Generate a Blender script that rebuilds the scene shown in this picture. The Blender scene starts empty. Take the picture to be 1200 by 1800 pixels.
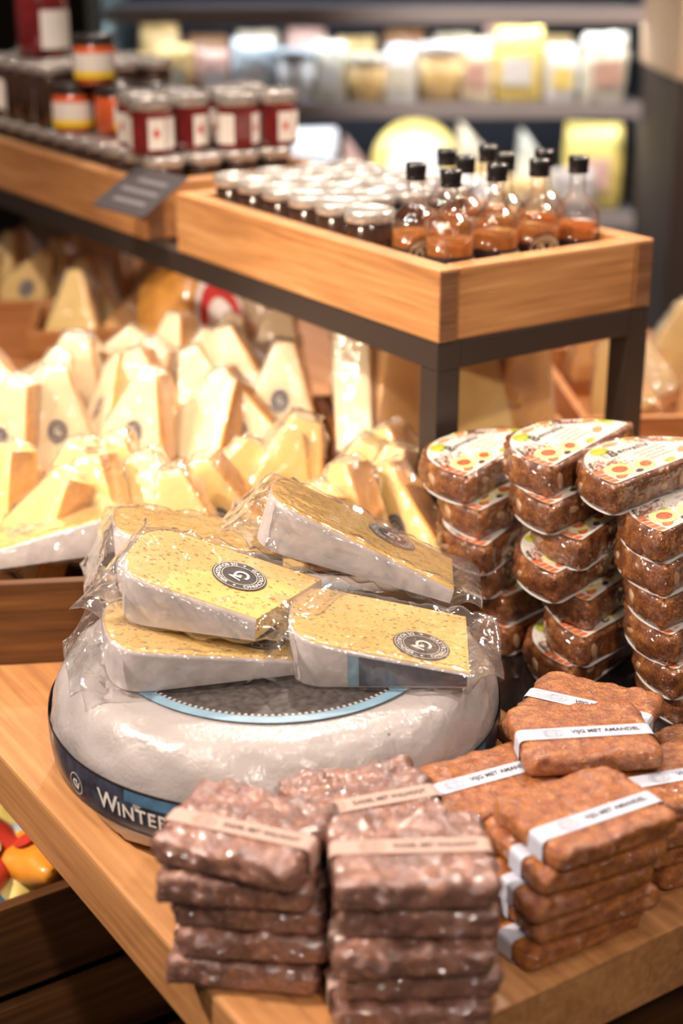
import bpy, bmesh, math, random
import numpy as np
from mathutils import Matrix, Vector, Euler

scene = bpy.context.scene
COL = scene.collection
R = math.radians
TZ = 0.85                      # height of the display table's top above the floor

# ------------------------------------------------------------------ camera, world, lights, exposure
cam_data = bpy.data.cameras.new('camera')
cam = bpy.data.objects.new('camera', cam_data)
COL.objects.link(cam)
cam.location = (0, 0, TZ + 0.70)
cam.rotation_euler = (R(90 - 21.25), 0, R(56.5 - 90))
cam_data.sensor_fit = 'VERTICAL'
cam_data.sensor_height = 36
cam_data.sensor_width = 24
cam_data.lens = 54
cam_data.clip_start = 0.05
cam_data.dof.use_dof = True
cam_data.dof.focus_distance = 1.33
cam_data.dof.aperture_fstop = 3.0
scene.camera = cam

world = bpy.data.worlds.new('shop_ambient')
scene.world = world
world.use_nodes = True
world.node_tree.nodes['Background'].inputs[0].default_value = (1.0, 0.87, 0.76, 1)
world.node_tree.nodes['Background'].inputs[1].default_value = 0.07

scene.view_settings.view_transform = 'Standard'
scene.view_settings.look = 'None'
scene.view_settings.gamma = 1
scene.view_settings.exposure = 0.10
scene.view_settings.use_curve_mapping = False
scene.cycles.transparent_max_bounces = 24


def spot(name, loc, target, power, size=70, radius=0.055, col=(1, 0.84, 0.71), blend=0.5):
    d = bpy.data.lights.new(name, 'SPOT')
    d.energy = power
    d.spot_size = R(size)
    d.spot_blend = blend
    d.shadow_soft_size = radius
    d.color = col
    o = bpy.data.objects.new(name, d)
    COL.objects.link(o)
    o.location = loc
    o.rotation_euler = (Vector(target) - Vector(loc)).to_track_quat('-Z', 'Y').to_euler()
    return o


# unseen shop spots; some added to brighten dim goods, the pillar and glints
spot('unseen_spot', (-1.05, 1.95, 3.0), (0.80, .98, TZ + .05), 400, 31)
spot('unseen_spot', (2.75, 1.75, 3.0), (0.75, 0.98, TZ), 120, 40)
spot('unseen_spot', (-0.75, 0.75, 3.0), (0.6, 0.9, TZ), 30, 50)
spot('unseen_spot', (-0.1, -1.1, 2.9), (0.65, 0.9, TZ + .05), 110, 34)
spot('unseen_spot', (-.45, .85, 3.0), (0.76, 1.78, TZ + .05), 55, 25, blend=.4, col=(1, .79, .58))
spot('unseen_spot', (1.9, 3.0, 3.0), (1.1, 2.0, TZ + .2), 120, 60)
spot('unseen_spot', (0.2, 1.4, 3.0), (0.98, 2.1, TZ + .25), 170, 34)
spot('unseen_spot', (2.6, 1.0, 3.0), (1.5, 1.6, TZ), 280, 40)
spot('unseen_spot', (-2.3, 1.0, 2.4), (1.05, 1.58, TZ + .13), 260, 17, col=(1, .79, .58))  # added low fill spot, reaches the wedges under the tray
spot('unseen_spot', (1.7, 1.9, 3.0), (3.0, 2.6, TZ + .5), 300, 60)  # added spot that brightens the beige pillar panel
for lx, ly in ((-.2, 1.6), (1.0, 2.1), (-.2, -.6), (1.7, .3), (.35, .9), (1.1, 1.2), (-1.3, .1), (2.6, 2.1)):
    spot('unseen_spot', (lx, ly, 3.0), (.75, .95, TZ), 18, 60, .05)  # weak spots added for more glints on film and bottles

# ------------------------------------------------------------------ helpers: objects
def tag(o, label=None, cat=None, group=None, kind=None):
    if label: o['label'] = label
    if cat: o['category'] = cat
    if group: o['group'] = group
    if kind: o['kind'] = kind
    return o


def empty(name, loc=(0, 0, 0), rot=(0, 0, 0), label=None, cat=None, group=None):
    o = bpy.data.objects.new(name, None)
    COL.objects.link(o)
    o.location = loc
    o.rotation_euler = rot
    o.empty_display_size = 0.02
    return tag(o, label, cat, group)


def link(name, me, mat=None, parent=None, smooth=False):
    if mat is not None and not me.materials:
        me.materials.append(mat)
    if smooth:
        me.polygons.foreach_set('use_smooth', [True] * len(me.polygons))
    o = bpy.data.objects.new(name, me)
    COL.objects.link(o)
    if parent is not None:
        o.parent = parent
    return o


def mesh(verts, faces, name='m'):
    me = bpy.data.meshes.new(name)
    me.from_pydata([tuple(map(float, v)) for v in verts], [], [tuple(int(i) for i in f) for f in faces])
    me.update()
    return me


def fix_normals(me):
    bm = bmesh.new()
    bm.from_mesh(me)
    bmesh.ops.recalc_face_normals(bm, faces=bm.faces)
    bm.to_mesh(me)
    bm.free()
    me.update()
    return me


def copy_tree(o, parent=None):
    c = o.copy()
    COL.objects.link(c)
    c.parent = parent
    for ch in list(o.children):
        k = copy_tree(ch, c)
        k.matrix_parent_inverse = ch.matrix_parent_inverse
    return c


def box_mesh(x0, x1, y0, y1, z0, z1, bevel=0.0, seg=2):
    bm = bmesh.new()
    vs = [bm.verts.new(p) for p in ((x0, y0, z0), (x1, y0, z0), (x1, y1, z0), (x0, y1, z0),
                                    (x0, y0, z1), (x1, y0, z1), (x1, y1, z1), (x0, y1, z1))]
    for f in ((3, 2, 1, 0), (4, 5, 6, 7), (0, 1, 5, 4), (1, 2, 6, 5), (2, 3, 7, 6), (3, 0, 4, 7)):
        bm.faces.new([vs[i] for i in f])
    if bevel:
        bmesh.ops.bevel(bm, geom=bm.edges[:], offset=bevel, segments=seg, profile=0.6, affect='EDGES')
    me = bpy.data.meshes.new('box')
    bm.to_mesh(me)
    bm.free()
    return me


def boxo(name, x0, x1, y0, y1, z0, z1, mat, parent=None, bevel=0.0, seg=2):
    return link(name, box_mesh(x0, x1, y0, y1, z0, z1, bevel, seg), mat, parent)


def lathe(prof, n=32, closed=False):
    prof = list(prof)
    v, f = [], []
    for (r, z) in prof:
        for k in range(n):
            a = 2 * math.pi * k / n
            v.append((r * math.cos(a), r * math.sin(a), z))
    m = len(prof)
    for i in range(m - 1):
        for k in range(n):
            a, b = i * n + k, i * n + (k + 1) % n
            f.append((a, b, b + n, a + n))
    if prof[0][0] > 1e-6 and not closed:
        f.append(tuple(range(n - 1, -1, -1)))
    if prof[-1][0] > 1e-6 and not closed:
        f.append(tuple((m - 1) * n + k for k in range(n)))
    return mesh(v, f)


def rrect(hw, hh, r, n):
    """n points evenly spaced on the perimeter of a rounded rectangle"""
    r = max(1e-5, min(r, hw * .999, hh * .999))
    segs = []
    L1, L2, q = 2 * (hw - r), 2 * (hh - r), math.pi * r / 2
    tot = 2 * L1 + 2 * L2 + 4 * q
    pts = []
    for i in range(n):
        s = tot * i / n
        for kind in range(8):
            ln = (L1, q, L2, q, L1, q, L2, q)[kind]
            if s <= ln or kind == 7:
                break
            s -= ln
        if kind == 0: p = (-hw + r + s, -hh)
        elif kind == 1: a = -math.pi / 2 + s / r; p = (hw - r + r * math.cos(a), -hh + r + r * math.sin(a))
        elif kind == 2: p = (hw, -hh + r + s)
        elif kind == 3: a = s / r; p = (hw - r + r * math.cos(a), hh - r + r * math.sin(a))
        elif kind == 4: p = (hw - r - s, hh)
        elif kind == 5: a = math.pi / 2 + s / r; p = (-hw + r + r * math.cos(a), hh - r + r * math.sin(a))
        elif kind == 6: p = (-hw, hh - r - s)
        else: a = math.pi + s / r; p = (-hw + r + r * math.cos(a), -hh + r + r * math.sin(a))
        pts.append(p)
    return pts


def sweep(stations, n, r, cap=True):
    """stations: (x, yc, zc, half width, half height)"""
    v, f = [], []
    for (x, yc, zc, hw, hh) in stations:
        for (y, z) in rrect(hw, hh, r, n):
            v.append((x, yc + y, zc + z))
    m = len(stations)
    for i in range(m - 1):
        for k in range(n):
            a, b = i * n + k, i * n + (k + 1) % n
            f.append((a, b, b + n, a + n))
    if cap:
        f.append(tuple(range(n - 1, -1, -1)))
        f.append(tuple((m - 1) * n + k for k in range(n)))
    return v, f


class Noise:
    """smooth pseudo noise: a sum of random plane waves"""
    def __init__(self, seed, freq, n=14):
        g = np.random.default_rng(seed)
        d = g.normal(size=(n, 3))
        d /= np.linalg.norm(d, axis=1)[:, None]
        self.k = d * (freq * 2 * math.pi * g.uniform(.6, 1.5, size=(n, 1)))
        self.p = g.uniform(0, 6.283, n)
        self.n = n

    def __call__(self, P):
        return np.sin(np.asarray(P) @ self.k.T + self.p).sum(1) / math.sqrt(self.n / 2)


def displace(me, fn):
    """fn(P, N) -> new positions"""
    P = np.empty(len(me.vertices) * 3)
    me.vertices.foreach_get('co', P)
    P = P.reshape(-1, 3)
    N = np.array([v.vector[:] for v in me.vertex_normals])
    me.vertices.foreach_set('co', fn(P, N).ravel())
    me.update()
    return me


# ------------------------------------------------------------------ helpers: lettering
_tc = {}
def text_geo(s, size=1.0, spacing=1.0, shear=0.0, bold=.018):
    key = (s, spacing, shear)
    if key not in _tc:
        cu = bpy.data.curves.new('t', 'FONT')
        cu.body = s
        cu.size = 1
        cu.space_character = spacing
        cu.shear = shear
        cu.offset = bold
        cu.align_x = 'CENTER'
        cu.align_y = 'CENTER'
        cu.resolution_u = 3
        o = bpy.data.objects.new('t', cu)
        COL.objects.link(o)
        bpy.context.view_layer.update()
        me = bpy.data.meshes.new_from_object(o.evaluated_get(bpy.context.evaluated_depsgraph_get()))
        V = np.array([v.co[:] for v in me.vertices])
        V[:, 0] -= (V[:, 0].max() + V[:, 0].min()) / 2
        V[:, 1] -= (V[:, 1].max() + V[:, 1].min()) / 2
        F = [tuple(p.vertices) for p in me.polygons]
        bpy.data.objects.remove(o)
        bpy.data.curves.remove(cu)
        bpy.data.meshes.remove(me)
        _tc[key] = (V, F)
    V, F = _tc[key]
    return V * size, F


class Geo:
    """collects flat print shapes in one mesh"""
    def __init__(self):
        self.v, self.f = [], []

    def add(self, V, F):
        o = len(self.v)
        self.v += [tuple(p) for p in V]
        self.f += [tuple(i + o for i in q) for q in F]
        return self

    def ring(self, cx, cy, r0, r1, z=0, n=40, sx=1, sy=1, a0=0, a1=360, rot=0):
        m = n + 1
        V = []
        c, s = math.cos(R(rot)), math.sin(R(rot))
        for r in (r0, r1):
            for k in range(m):
                a = R(a0 + (a1 - a0) * k / n)
                x, y = r * math.cos(a) * sx, r * math.sin(a) * sy
                V.append((cx + c * x - s * y, cy + s * x + c * y, z))
        return self.add(V, [(k, k + m, k + 1 + m, k + 1) for k in range(n)])

    def disc(self, cx, cy, r, z=0, n=28, sx=1, sy=1, rot=0):
        c, s = math.cos(R(rot)), math.sin(R(rot))
        V = []
        for k in range(n):
            a = 2 * math.pi * k / n
            x, y = r * math.cos(a) * sx, r * math.sin(a) * sy
            V.append((cx + c * x - s * y, cy + s * x + c * y, z))
        return self.add(V, [tuple(range(n))])

    def rect(self, x0, x1, y0, y1, z=0):
        return self.add([(x0, y0, z), (x1, y0, z), (x1, y1, z), (x0, y1, z)], [(0, 1, 2, 3)])

    def text(self, s, size, cx=0, cy=0, z=0, rot=0, spacing=1.0, shear=0.0, width=None):
        V, F = text_geo(s, size, spacing, shear)
        V = V.copy()
        if width:
            V[:, 0] *= width / (V[:, 0].max() - V[:, 0].min())
        c, sn = math.cos(R(rot)), math.sin(R(rot))
        W = np.stack([cx + c * V[:, 0] - sn * V[:, 1], cy + sn * V[:, 0] + c * V[:, 1], V[:, 2] * 0 + z], 1)
        return self.add(W, F)

    def arc_text(self, s, size, radius, mid, span, z=0, inward=False):
        """letters along an arc; mid = angle of the text's middle; inward = tops toward the centre"""
        V, F = text_geo(s, size, 1.05)
        w = V[:, 0].max() - V[:, 0].min()
        t = V[:, 0] / w * R(span)
        if inward:
            a = R(mid) + t
            r = radius - V[:, 1]
        else:
            a = R(mid) - t
            r = radius + V[:, 1]
        return self.add(np.stack([r * np.cos(a), r * np.sin(a), V[:, 2] * 0 + z], 1), F)

    def warp(self, fn):
        self.v = [tuple(fn(*p)) for p in self.v]
        return self

    def build(self, name, mat, parent):
        return link(name, mesh(self.v, self.f), mat, parent)


# ------------------------------------------------------------------ helpers: materials
def new_mat(name):
    m = bpy.data.materials.new(name)
    m.use_nodes = True
    nt = m.node_tree
    nt.nodes.clear()
    out = nt.nodes.new('ShaderNodeOutputMaterial')
    return m, nt, out


def nd(nt, kind, **kw):
    n = nt.nodes.new('ShaderNode' + kind)
    for k, v in kw.items():
        if k.startswith('i_'):
            key = k[2:].replace('_', ' ')
            n.inputs[int(key) if key.isdigit() else key].default_value = v
        else:
            setattr(n, k, v)
    return n


def c4(c):
    return (*c, 1) if len(c) == 3 else c


def ramp(nt, fac, stops):
    n = nt.nodes.new('ShaderNodeValToRGB')
    els = n.color_ramp.elements
    while len(els) < len(stops):
        els.new(0.5)
    for e, (p, c) in zip(els, stops):
        e.position = p
        e.color = c4(c)
    nt.links.new(fac, n.inputs[0])
    return n.outputs[0]


def objcoord(nt, scale=(1, 1, 1), rot=(0, 0, 0)):
    tc = nd(nt, 'TexCoord')
    mp = nd(nt, 'Mapping')
    mp.inputs['Scale'].default_value = scale
    mp.inputs['Rotation'].default_value = rot
    nt.links.new(tc.outputs['Object'], mp.inputs[0])
    return mp.outputs[0]


def plain(name, col, rough=.5, metal=0, spec=.5, coat=0, coat_rough=.1, bump=0, bscale=200, var=0, vscale=40, emit=None, sss=0):
    m, nt, out = new_mat(name)
    b = nd(nt, 'BsdfPrincipled')
    b.inputs['Base Color'].default_value = c4(col)
    b.inputs['Roughness'].default_value = rough
    b.inputs['Metallic'].default_value = metal
    b.inputs['Specular IOR Level'].default_value = spec
    b.inputs['Coat Weight'].default_value = coat
    b.inputs['Coat Roughness'].default_value = coat_rough
    if sss:
        b.inputs['Subsurface Weight'].default_value = sss
        b.inputs['Subsurface Scale'].default_value = .01
        b.inputs['Subsurface Radius'].default_value = (1, .6, .3)
    if emit:
        b.inputs['Emission Color'].default_value = c4(emit[0])
        b.inputs['Emission Strength'].default_value = emit[1]
    co = objcoord(nt)
    if var:
        n = nd(nt, 'TexNoise', i_Scale=vscale, i_Detail=4.)
        nt.links.new(co, n.inputs['Vector'])
        lo = tuple(max(0, x * (1 - var)) for x in col[:3])
        hi = tuple(min(1, x * (1 + var)) for x in col[:3])
        nt.links.new(ramp(nt, n.outputs[0], [(.3, lo), (.7, hi)]), b.inputs['Base Color'])
    if bump:
        n = nd(nt, 'TexNoise', i_Scale=bscale, i_Detail=3.)
        nt.links.new(co, n.inputs['Vector'])
        bp = nd(nt, 'Bump', i_Strength=bump, i_Distance=.002)
        nt.links.new(n.outputs[0], bp.inputs['Height'])
        nt.links.new(bp.outputs[0], b.inputs['Normal'])
    nt.links.new(b.outputs[0], out.inputs[0])
    return m


def wood(name, dark, mid, light, axis=0, scale=1.0, rough=.45, coat=.15):
    """timber with the grain along one object axis"""
    m, nt, out = new_mat(name)
    b = nd(nt, 'BsdfPrincipled', i_Roughness=rough)
    b.inputs['Coat Weight'].default_value = coat
    b.inputs['Coat Roughness'].default_value = .3
    s = [14 * scale] * 3
    s[axis] = 1.1 * scale
    co = objcoord(nt, s)
    n1 = nd(nt, 'TexNoise', i_Scale=1.6, i_Detail=6., i_Roughness=.6, i_Distortion=.6)
    nt.links.new(co, n1.inputs['Vector'])
    s2 = [90 * scale] * 3
    s2[axis] = 3.5 * scale
    co2 = objcoord(nt, s2)
    n2 = nd(nt, 'TexNoise', i_Scale=1.8, i_Detail=3.)
    nt.links.new(co2, n2.inputs['Vector'])
    mx = nd(nt, 'Mix', data_type='FLOAT', i_0=.38)
    nt.links.new(n1.outputs[0], mx.inputs[2])
    nt.links.new(n2.outputs[0], mx.inputs[3])
    nt.links.new(ramp(nt, mx.outputs[0], [(.36, dark), (.5, mid), (.64, light)]), b.inputs['Base Color'])
    bp = nd(nt, 'Bump', i_Strength=.25, i_Distance=.001)
    nt.links.new(n2.outputs[0], bp.inputs['Height'])
    nt.links.new(bp.outputs[0], b.inputs['Normal'])
    nt.links.new(b.outputs[0], out.inputs[0])
    return m


def clear_film(name, tint=(1, 1, 1), milk=.06, rough=.07, bump=.6, bscale=60, ior=1.5, fmul=1.0, milk_col=(.9, .88, .87)):
    """thin clear plastic or glass: see-through with fresnel gloss"""
    m, nt, out = new_mat(name)
    tr = nd(nt, 'BsdfTransparent')
    tr.inputs[0].default_value = c4(tint)
    gl = nd(nt, 'BsdfGlossy', i_Roughness=rough)
    gl.inputs['Color'].default_value = (1, 1, 1, 1)
    fr = nd(nt, 'LayerWeight', i_Blend=.5)
    if bump:
        n = nd(nt, 'TexNoise', i_Scale=bscale, i_Detail=2., i_Distortion=1.5)
        nt.links.new(objcoord(nt), n.inputs['Vector'])
        bp = nd(nt, 'Bump', i_Strength=bump, i_Distance=.004)
        nt.links.new(n.outputs[0], bp.inputs['Height'])
        nt.links.new(bp.outputs[0], gl.inputs['Normal'])
        nt.links.new(bp.outputs[0], fr.inputs['Normal'])
    mul = nd(nt, 'Math', operation='MULTIPLY', use_clamp=True, i_1=fmul)
    pw = nd(nt, 'Math', operation='POWER', i_1=3.)
    nt.links.new(fr.outputs['Facing'], pw.inputs[0])
    sc_ = nd(nt, 'Math', operation='MULTIPLY_ADD', i_1=.70, i_2=.045)
    nt.links.new(pw.outputs[0], sc_.inputs[0])
    nt.links.new(sc_.outputs[0], mul.inputs[0])
    mx = nd(nt, 'MixShader')
    nt.links.new(mul.outputs[0], mx.inputs[0])
    nt.links.new(tr.outputs[0], mx.inputs[1])
    nt.links.new(gl.outputs[0], mx.inputs[2])
    last = mx
    if milk:
        df = nd(nt, 'BsdfDiffuse')
        df.inputs[0].default_value = c4(milk_col)
        m2 = nd(nt, 'MixShader', i_0=milk)
        nt.links.new(mx.outputs[0], m2.inputs[1])
        nt.links.new(df.outputs[0], m2.inputs[2])
        last = m2
    nt.links.new(last.outputs[0], out.inputs[0])
    return m


def paste_cheese(name, base, base2, flecks=True, gloss=.25):
    m, nt, out = new_mat(name)
    b = nd(nt, 'BsdfPrincipled', i_Roughness=.38)
    b.inputs['Coat Weight'].default_value = gloss
    b.inputs['Coat Roughness'].default_value = .12
    co = objcoord(nt)
    n = nd(nt, 'TexNoise', i_Scale=22., i_Detail=3.)
    nt.links.new(co, n.inputs['Vector'])
    col = ramp(nt, n.outputs[0], [(.3, base), (.7, base2)])
    if flecks:
        for (sc, thr, pick, c) in ((190, .30, .62, (.10, .07, .012)), (150, .33, .74, (.46, .14, .02)), (300, .34, .60, (.20, .14, .03))):
            mp = objcoord(nt, (.75, 1.2, 1), (0, 0, .5))
            ns = nd(nt, 'TexNoise', i_Scale=90.)
            nt.links.new(mp, ns.inputs['Vector'])
            ad = nd(nt, 'MixRGB', blend_type='ADD', i_0=.003)
            nt.links.new(mp, ad.inputs[1])
            nt.links.new(ns.outputs['Color'], ad.inputs[2])
            vo = nd(nt, 'TexVoronoi', i_Scale=float(sc))
            nt.links.new(ad.outputs[0], vo.inputs['Vector'])
            sep = nd(nt, 'SeparateColor')
            nt.links.new(vo.outputs['Color'], sep.inputs[0])
            g = nd(nt, 'Math', operation='GREATER_THAN', i_1=pick)
            nt.links.new(sep.outputs[0], g.inputs[0])
            l = nd(nt, 'MapRange', i_1=thr, i_2=thr * .6, i_3=0., i_4=.9)
            nt.links.new(vo.outputs['Distance'], l.inputs[0])
            mu = nd(nt, 'Math', operation='MULTIPLY')
            nt.links.new(g.outputs[0], mu.inputs[0])
            nt.links.new(l.outputs[0], mu.inputs[1])
            mx = nd(nt, 'MixRGB')
            nt.links.new(mu.outputs[0], mx.inputs[0])
            nt.links.new(col, mx.inputs[1])
            mx.inputs[2].default_value = c4(c)
            col = mx.outputs[0]
    nt.links.new(col, b.inputs['Base Color'])
    b.inputs['Subsurface Weight'].default_value = .12
    b.inputs['Subsurface Radius'].default_value = (1, .7, .25)
    b.inputs['Subsurface Scale'].default_value = .006
    nt.links.new(b.outputs[0], out.inputs[0])
    return m


def fruit_paste(name, dark, mid, light, scale=220, coat=.9, coat_rough=.1, bump=.5, cbump=.6, cscale=110, haze=0.0):
    """pressed fruit under tight cling film: grainy base, crinkled clear coat"""
    m, nt, out = new_mat(name)
    b = nd(nt, 'BsdfPrincipled', i_Roughness=.5)
    b.inputs['Coat Weight'].default_value = coat
    b.inputs['Coat Roughness'].default_value = coat_rough
    b.inputs['Coat IOR'].default_value = 1.95
    co = objcoord(nt)
    n1 = nd(nt, 'TexNoise', i_Scale=float(scale), i_Detail=4., i_Roughness=.7)
    n2 = nd(nt, 'TexNoise', i_Scale=scale * .16, i_Detail=3.)
    vo = nd(nt, 'TexVoronoi', i_Scale=scale * .9)
    for q in (n1, n2, vo):
        nt.links.new(co, q.inputs['Vector'])
    mx = nd(nt, 'Mix', data_type='FLOAT', i_0=.45)
    nt.links.new(n1.outputs[0], mx.inputs[2])
    nt.links.new(n2.outputs[0], mx.inputs[3])
    col = ramp(nt, mx.outputs[0], [(.34, dark), (.5, mid), (.66, light)])
    if haze:  # pale reflections of the film, mixed evenly into the base colour
        hz = nd(nt, 'MixRGB', i_0=haze)
        nt.links.new(col, hz.inputs[1])
        hz.inputs[2].default_value = (.75, .62, .58, 1)
        col = hz.outputs[0]
    nt.links.new(col, b.inputs['Base Color'])
    bp = nd(nt, 'Bump', i_Strength=bump, i_Distance=.002)
    nt.links.new(n1.outputs[0], bp.inputs['Height'])
    nt.links.new(bp.outputs[0], b.inputs['Normal'])
    n3 = nd(nt, 'TexNoise', i_Scale=float(cscale), i_Detail=1.5, i_Distortion=.6)
    nt.links.new(co, n3.inputs['Vector'])
    b2 = nd(nt, 'Bump', i_Strength=cbump, i_Distance=.006)
    nt.links.new(n3.outputs[0], b2.inputs['Height'])
    nt.links.new(b2.outputs[0], b.inputs['Coat Normal'])
    nt.links.new(b.outputs[0], out.inputs[0])
    return m


OAK = ((.31, .125, .042), (.50, .235, .085), (.64, .34, .14))
M = {}
M['oak_x'] = wood('oak_x', *OAK, axis=0)
M['oak_y'] = wood('oak_y', *OAK, axis=1)
M['oak_top'] = wood('oak_tabletop', (.33, .135, .048), (.47, .215, .078), (.60, .30, .12), axis=1)
M['oak_end'] = wood('oak_end_grain', (.12, .05, .022), (.20, .09, .042), (.27, .13, .06), axis=0, scale=3)
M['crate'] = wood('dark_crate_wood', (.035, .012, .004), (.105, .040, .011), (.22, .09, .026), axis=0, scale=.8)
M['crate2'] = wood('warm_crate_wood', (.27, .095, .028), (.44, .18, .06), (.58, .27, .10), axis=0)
M['steel'] = plain('black_steel', (.045, .034, .03), .42, metal=.3, bump=.08, bscale=500)
M['floor'] = plain('grey_floor', (.09, .085, .08), .5, var=.2, vscale=3)
M['wallb'] = plain('dark_brown_wall', (.045, .028, .02), .7)
M['beige'] = plain('beige_panel', (.62, .44, .28), .6)
def waxed(name, col):
    m, nt, out = new_mat(name)
    b = nd(nt, 'BsdfPrincipled', i_Roughness=.42)
    b.inputs['Coat Weight'].default_value = .8
    b.inputs['Coat Roughness'].default_value = .17
    co = objcoord(nt)
    n0 = nd(nt, 'TexNoise', i_Scale=16., i_Detail=5.)
    n1 = nd(nt, 'TexNoise', i_Scale=70., i_Detail=3., i_Distortion=1.)
    n2 = nd(nt, 'TexNoise', i_Scale=330., i_Detail=2.)
    v = nd(nt, 'TexVoronoi', i_Scale=48.)
    for q in (n0, n1, n2, v):
        nt.links.new(co, q.inputs['Vector'])
    lo, hi = tuple(x * .88 for x in col), tuple(x * 1.10 for x in col)
    base = ramp(nt, n0.outputs[0], [(.3, lo), (.7, hi)])
    sep = nd(nt, 'SeparateColor')
    nt.links.new(v.outputs['Color'], sep.inputs[0])
    pick = nd(nt, 'Math', operation='GREATER_THAN', i_1=.80)
    nt.links.new(sep.outputs[0], pick.inputs[0])
    near = nd(nt, 'MapRange', i_1=.09, i_2=.045, i_3=0., i_4=.75)
    nt.links.new(v.outputs['Distance'], near.inputs[0])
    pit = nd(nt, 'Math', operation='MULTIPLY')
    nt.links.new(pick.outputs[0], pit.inputs[0])
    nt.links.new(near.outputs[0], pit.inputs[1])
    mx = nd(nt, 'MixRGB')
    nt.links.new(pit.outputs[0], mx.inputs[0])
    nt.links.new(base, mx.inputs[1])
    mx.inputs[2].default_value = (.16, .09, .07, 1)
    nt.links.new(mx.outputs[0], b.inputs['Base Color'])
    h = nd(nt, 'Math', operation='MULTIPLY_ADD', i_1=.35)
    nt.links.new(n2.outputs[0], h.inputs[0])
    nt.links.new(n1.outputs[0], h.inputs[2])
    h2 = nd(nt, 'Math', operation='SUBTRACT')
    nt.links.new(h.outputs[0], h2.inputs[0])
    nt.links.new(pit.outputs[0], h2.inputs[1])
    bp = nd(nt, 'Bump', i_Strength=.30, i_Distance=.003)
    nt.links.new(h2.outputs[0], bp.inputs['Height'])
    nt.links.new(bp.outputs[0], b.inputs['Normal'])
    nt.links.new(bp.outputs[0], b.inputs['Coat Normal'])
    nt.links.new(b.outputs[0], out.inputs[0])
    return m


M['rind'] = waxed('white_wax_rind', (.42, .373, .363))
M['rindw'] = plain('wedge_rind', (.50, .44, .43), .5, coat=.2, bump=.35, bscale=120, var=.12, vscale=60)
M['rind_edge'] = plain('orange_rind_edge', (.62, .33, .09), .45)
M['paste'] = paste_cheese('speckled_cheese', (.64, .39, .095), (.78, .52, .16))
M['paste_plain'] = paste_cheese('cream_cheese', (.80, .62, .36), (.90, .75, .50), flecks=False, gloss=.1)
M['paste_yellow'] = paste_cheese('yellow_cheese', (.78, .53, .16), (.88, .66, .26), flecks=False, gloss=.1)
M['paste_orange'] = paste_cheese('orange_cheese', (.72, .36, .08), (.82, .46, .13), flecks=False, gloss=.1)
M['orange_rind'] = plain('amber_rind', (.66, .30, .06), .45, coat=.3, var=.2, vscale=40)
M['film'] = clear_film('clear_bag', milk=.028, bump=.28, bscale=50, fmul=1.5, rough=.10)
M['film_bg'] = clear_film('crate_wedge_film', milk=.07, bump=.6, bscale=60, fmul=1.6, rough=.12)
M['glass'] = clear_film('clear_glass', tint=(1, 1, 1), milk=0, rough=.03, bump=0, fmul=2.2)
M['liquor'] = clear_film('amber_liquor', tint=(.80, .36, .09), milk=.30, rough=.02, bump=0, milk_col=(.62, .22, .05))
M['cap'] = plain('black_cap', (.012, .010, .010), .25, coat=.6)
M['dk_label'] = plain('black_label', (.022, .016, .018), .45)
M['tan'] = plain('tan_print', (.62, .46, .31), .5)
M['tan_dk'] = plain('dark_tan_print', (.20, .13, .08), .5)
M['black_print'] = plain('black_print', (.02, .015, .018), .5)
M['white_print'] = plain('white_print', (.80, .74, .70), .5)
M['label_dk'] = plain('dark_brown_label', (.035, .024, .023), .4, coat=.3, coat_rough=.15)
M['navy'] = plain('navy_band', (.045, .050, .075), .35, coat=.5, coat_rough=.18, bump=.2, bscale=60, var=.55, vscale=70)
M['ltblue'] = plain('light_blue_print', (.22, .36, .47), .4, coat=.4, coat_rough=.2, var=.12, vscale=60)
M['midblue'] = plain('mid_blue_print', (.085, .19, .31), .35, coat=.5, coat_rough=.15, var=.35, vscale=60)
M['disc_dk'] = plain('dark_mottled_disc', (.055, .045, .042), .45, coat=.3, var=.6, vscale=160)
M['pinkpaper'] = plain('pink_beige_paper', (.52, .34, .285), .6)
M['bluepaper'] = plain('blue_grey_paper', (.55, .57, .68), .6)
M['print_grey'] = plain('grey_blue_print', (.36, .38, .45), .6)
M['print_pink'] = plain('dusky_print', (.40, .27, .23), .6)
M['fig'] = fruit_paste('fig_cake', (.045, .010, .002), (.17, .047, .009), (.45, .17, .038), scale=420, cscale=95, cbump=1.0, bump=.6, coat_rough=.11)
M['figbar'] = fruit_paste('fig_bar', (.15, .030, .003), (.42, .115, .012), (.72, .29, .05), scale=600, cscale=260, cbump=1.0, bump=.9, coat_rough=.11)
M['datebar'] = fruit_paste('date_bar', (.055, .014, .007), (.20, .066, .036), (.46, .20, .11), scale=330, cscale=150, cbump=1.0, bump=.6, coat=1, haze=.07, coat_rough=.09)
M['almond'] = plain('almond', (.42, .26, .15), .35, coat=.8, bump=.2)
M['card'] = plain('white_card', (.78, .74, .71), .5)
M['lab_white'] = plain('white_label_print', (.70, .66, .60), .32, coat=.5, coat_rough=.12)
M['fig_green'] = plain('fig_green', (.42, .46, .05), .4, coat=.5, var=.3, vscale=90)
M['fig_lime'] = plain('fig_flesh_rim', (.76, .70, .30), .4, coat=.5)
M['fig_red'] = plain('fig_red', (.48, .12, .05), .4, coat=.5, var=.5, vscale=200)
M['fig_orange'] = plain('label_orange', (.68, .17, .05), .4, coat=.5, var=.3, vscale=200)
M['nut_brown'] = plain('printed_almond', (.60, .27, .13), .4, coat=.5, var=.2, vscale=200)
M['crumb'] = plain('printed_crumbs', (.33, .11, .05), .4, coat=.5, var=.6, vscale=300)
M['olive'] = plain('label_purple', (.07, .03, .03), .4, coat=.5)
M['lid_white'] = plain('white_lid', (.52, .48, .45), .25, metal=.5, coat=.6, bump=.4, bscale=220, var=.45, vscale=260)
M['lid_black'] = plain('black_lid', (.03, .022, .02), .3, coat=.6)
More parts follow.
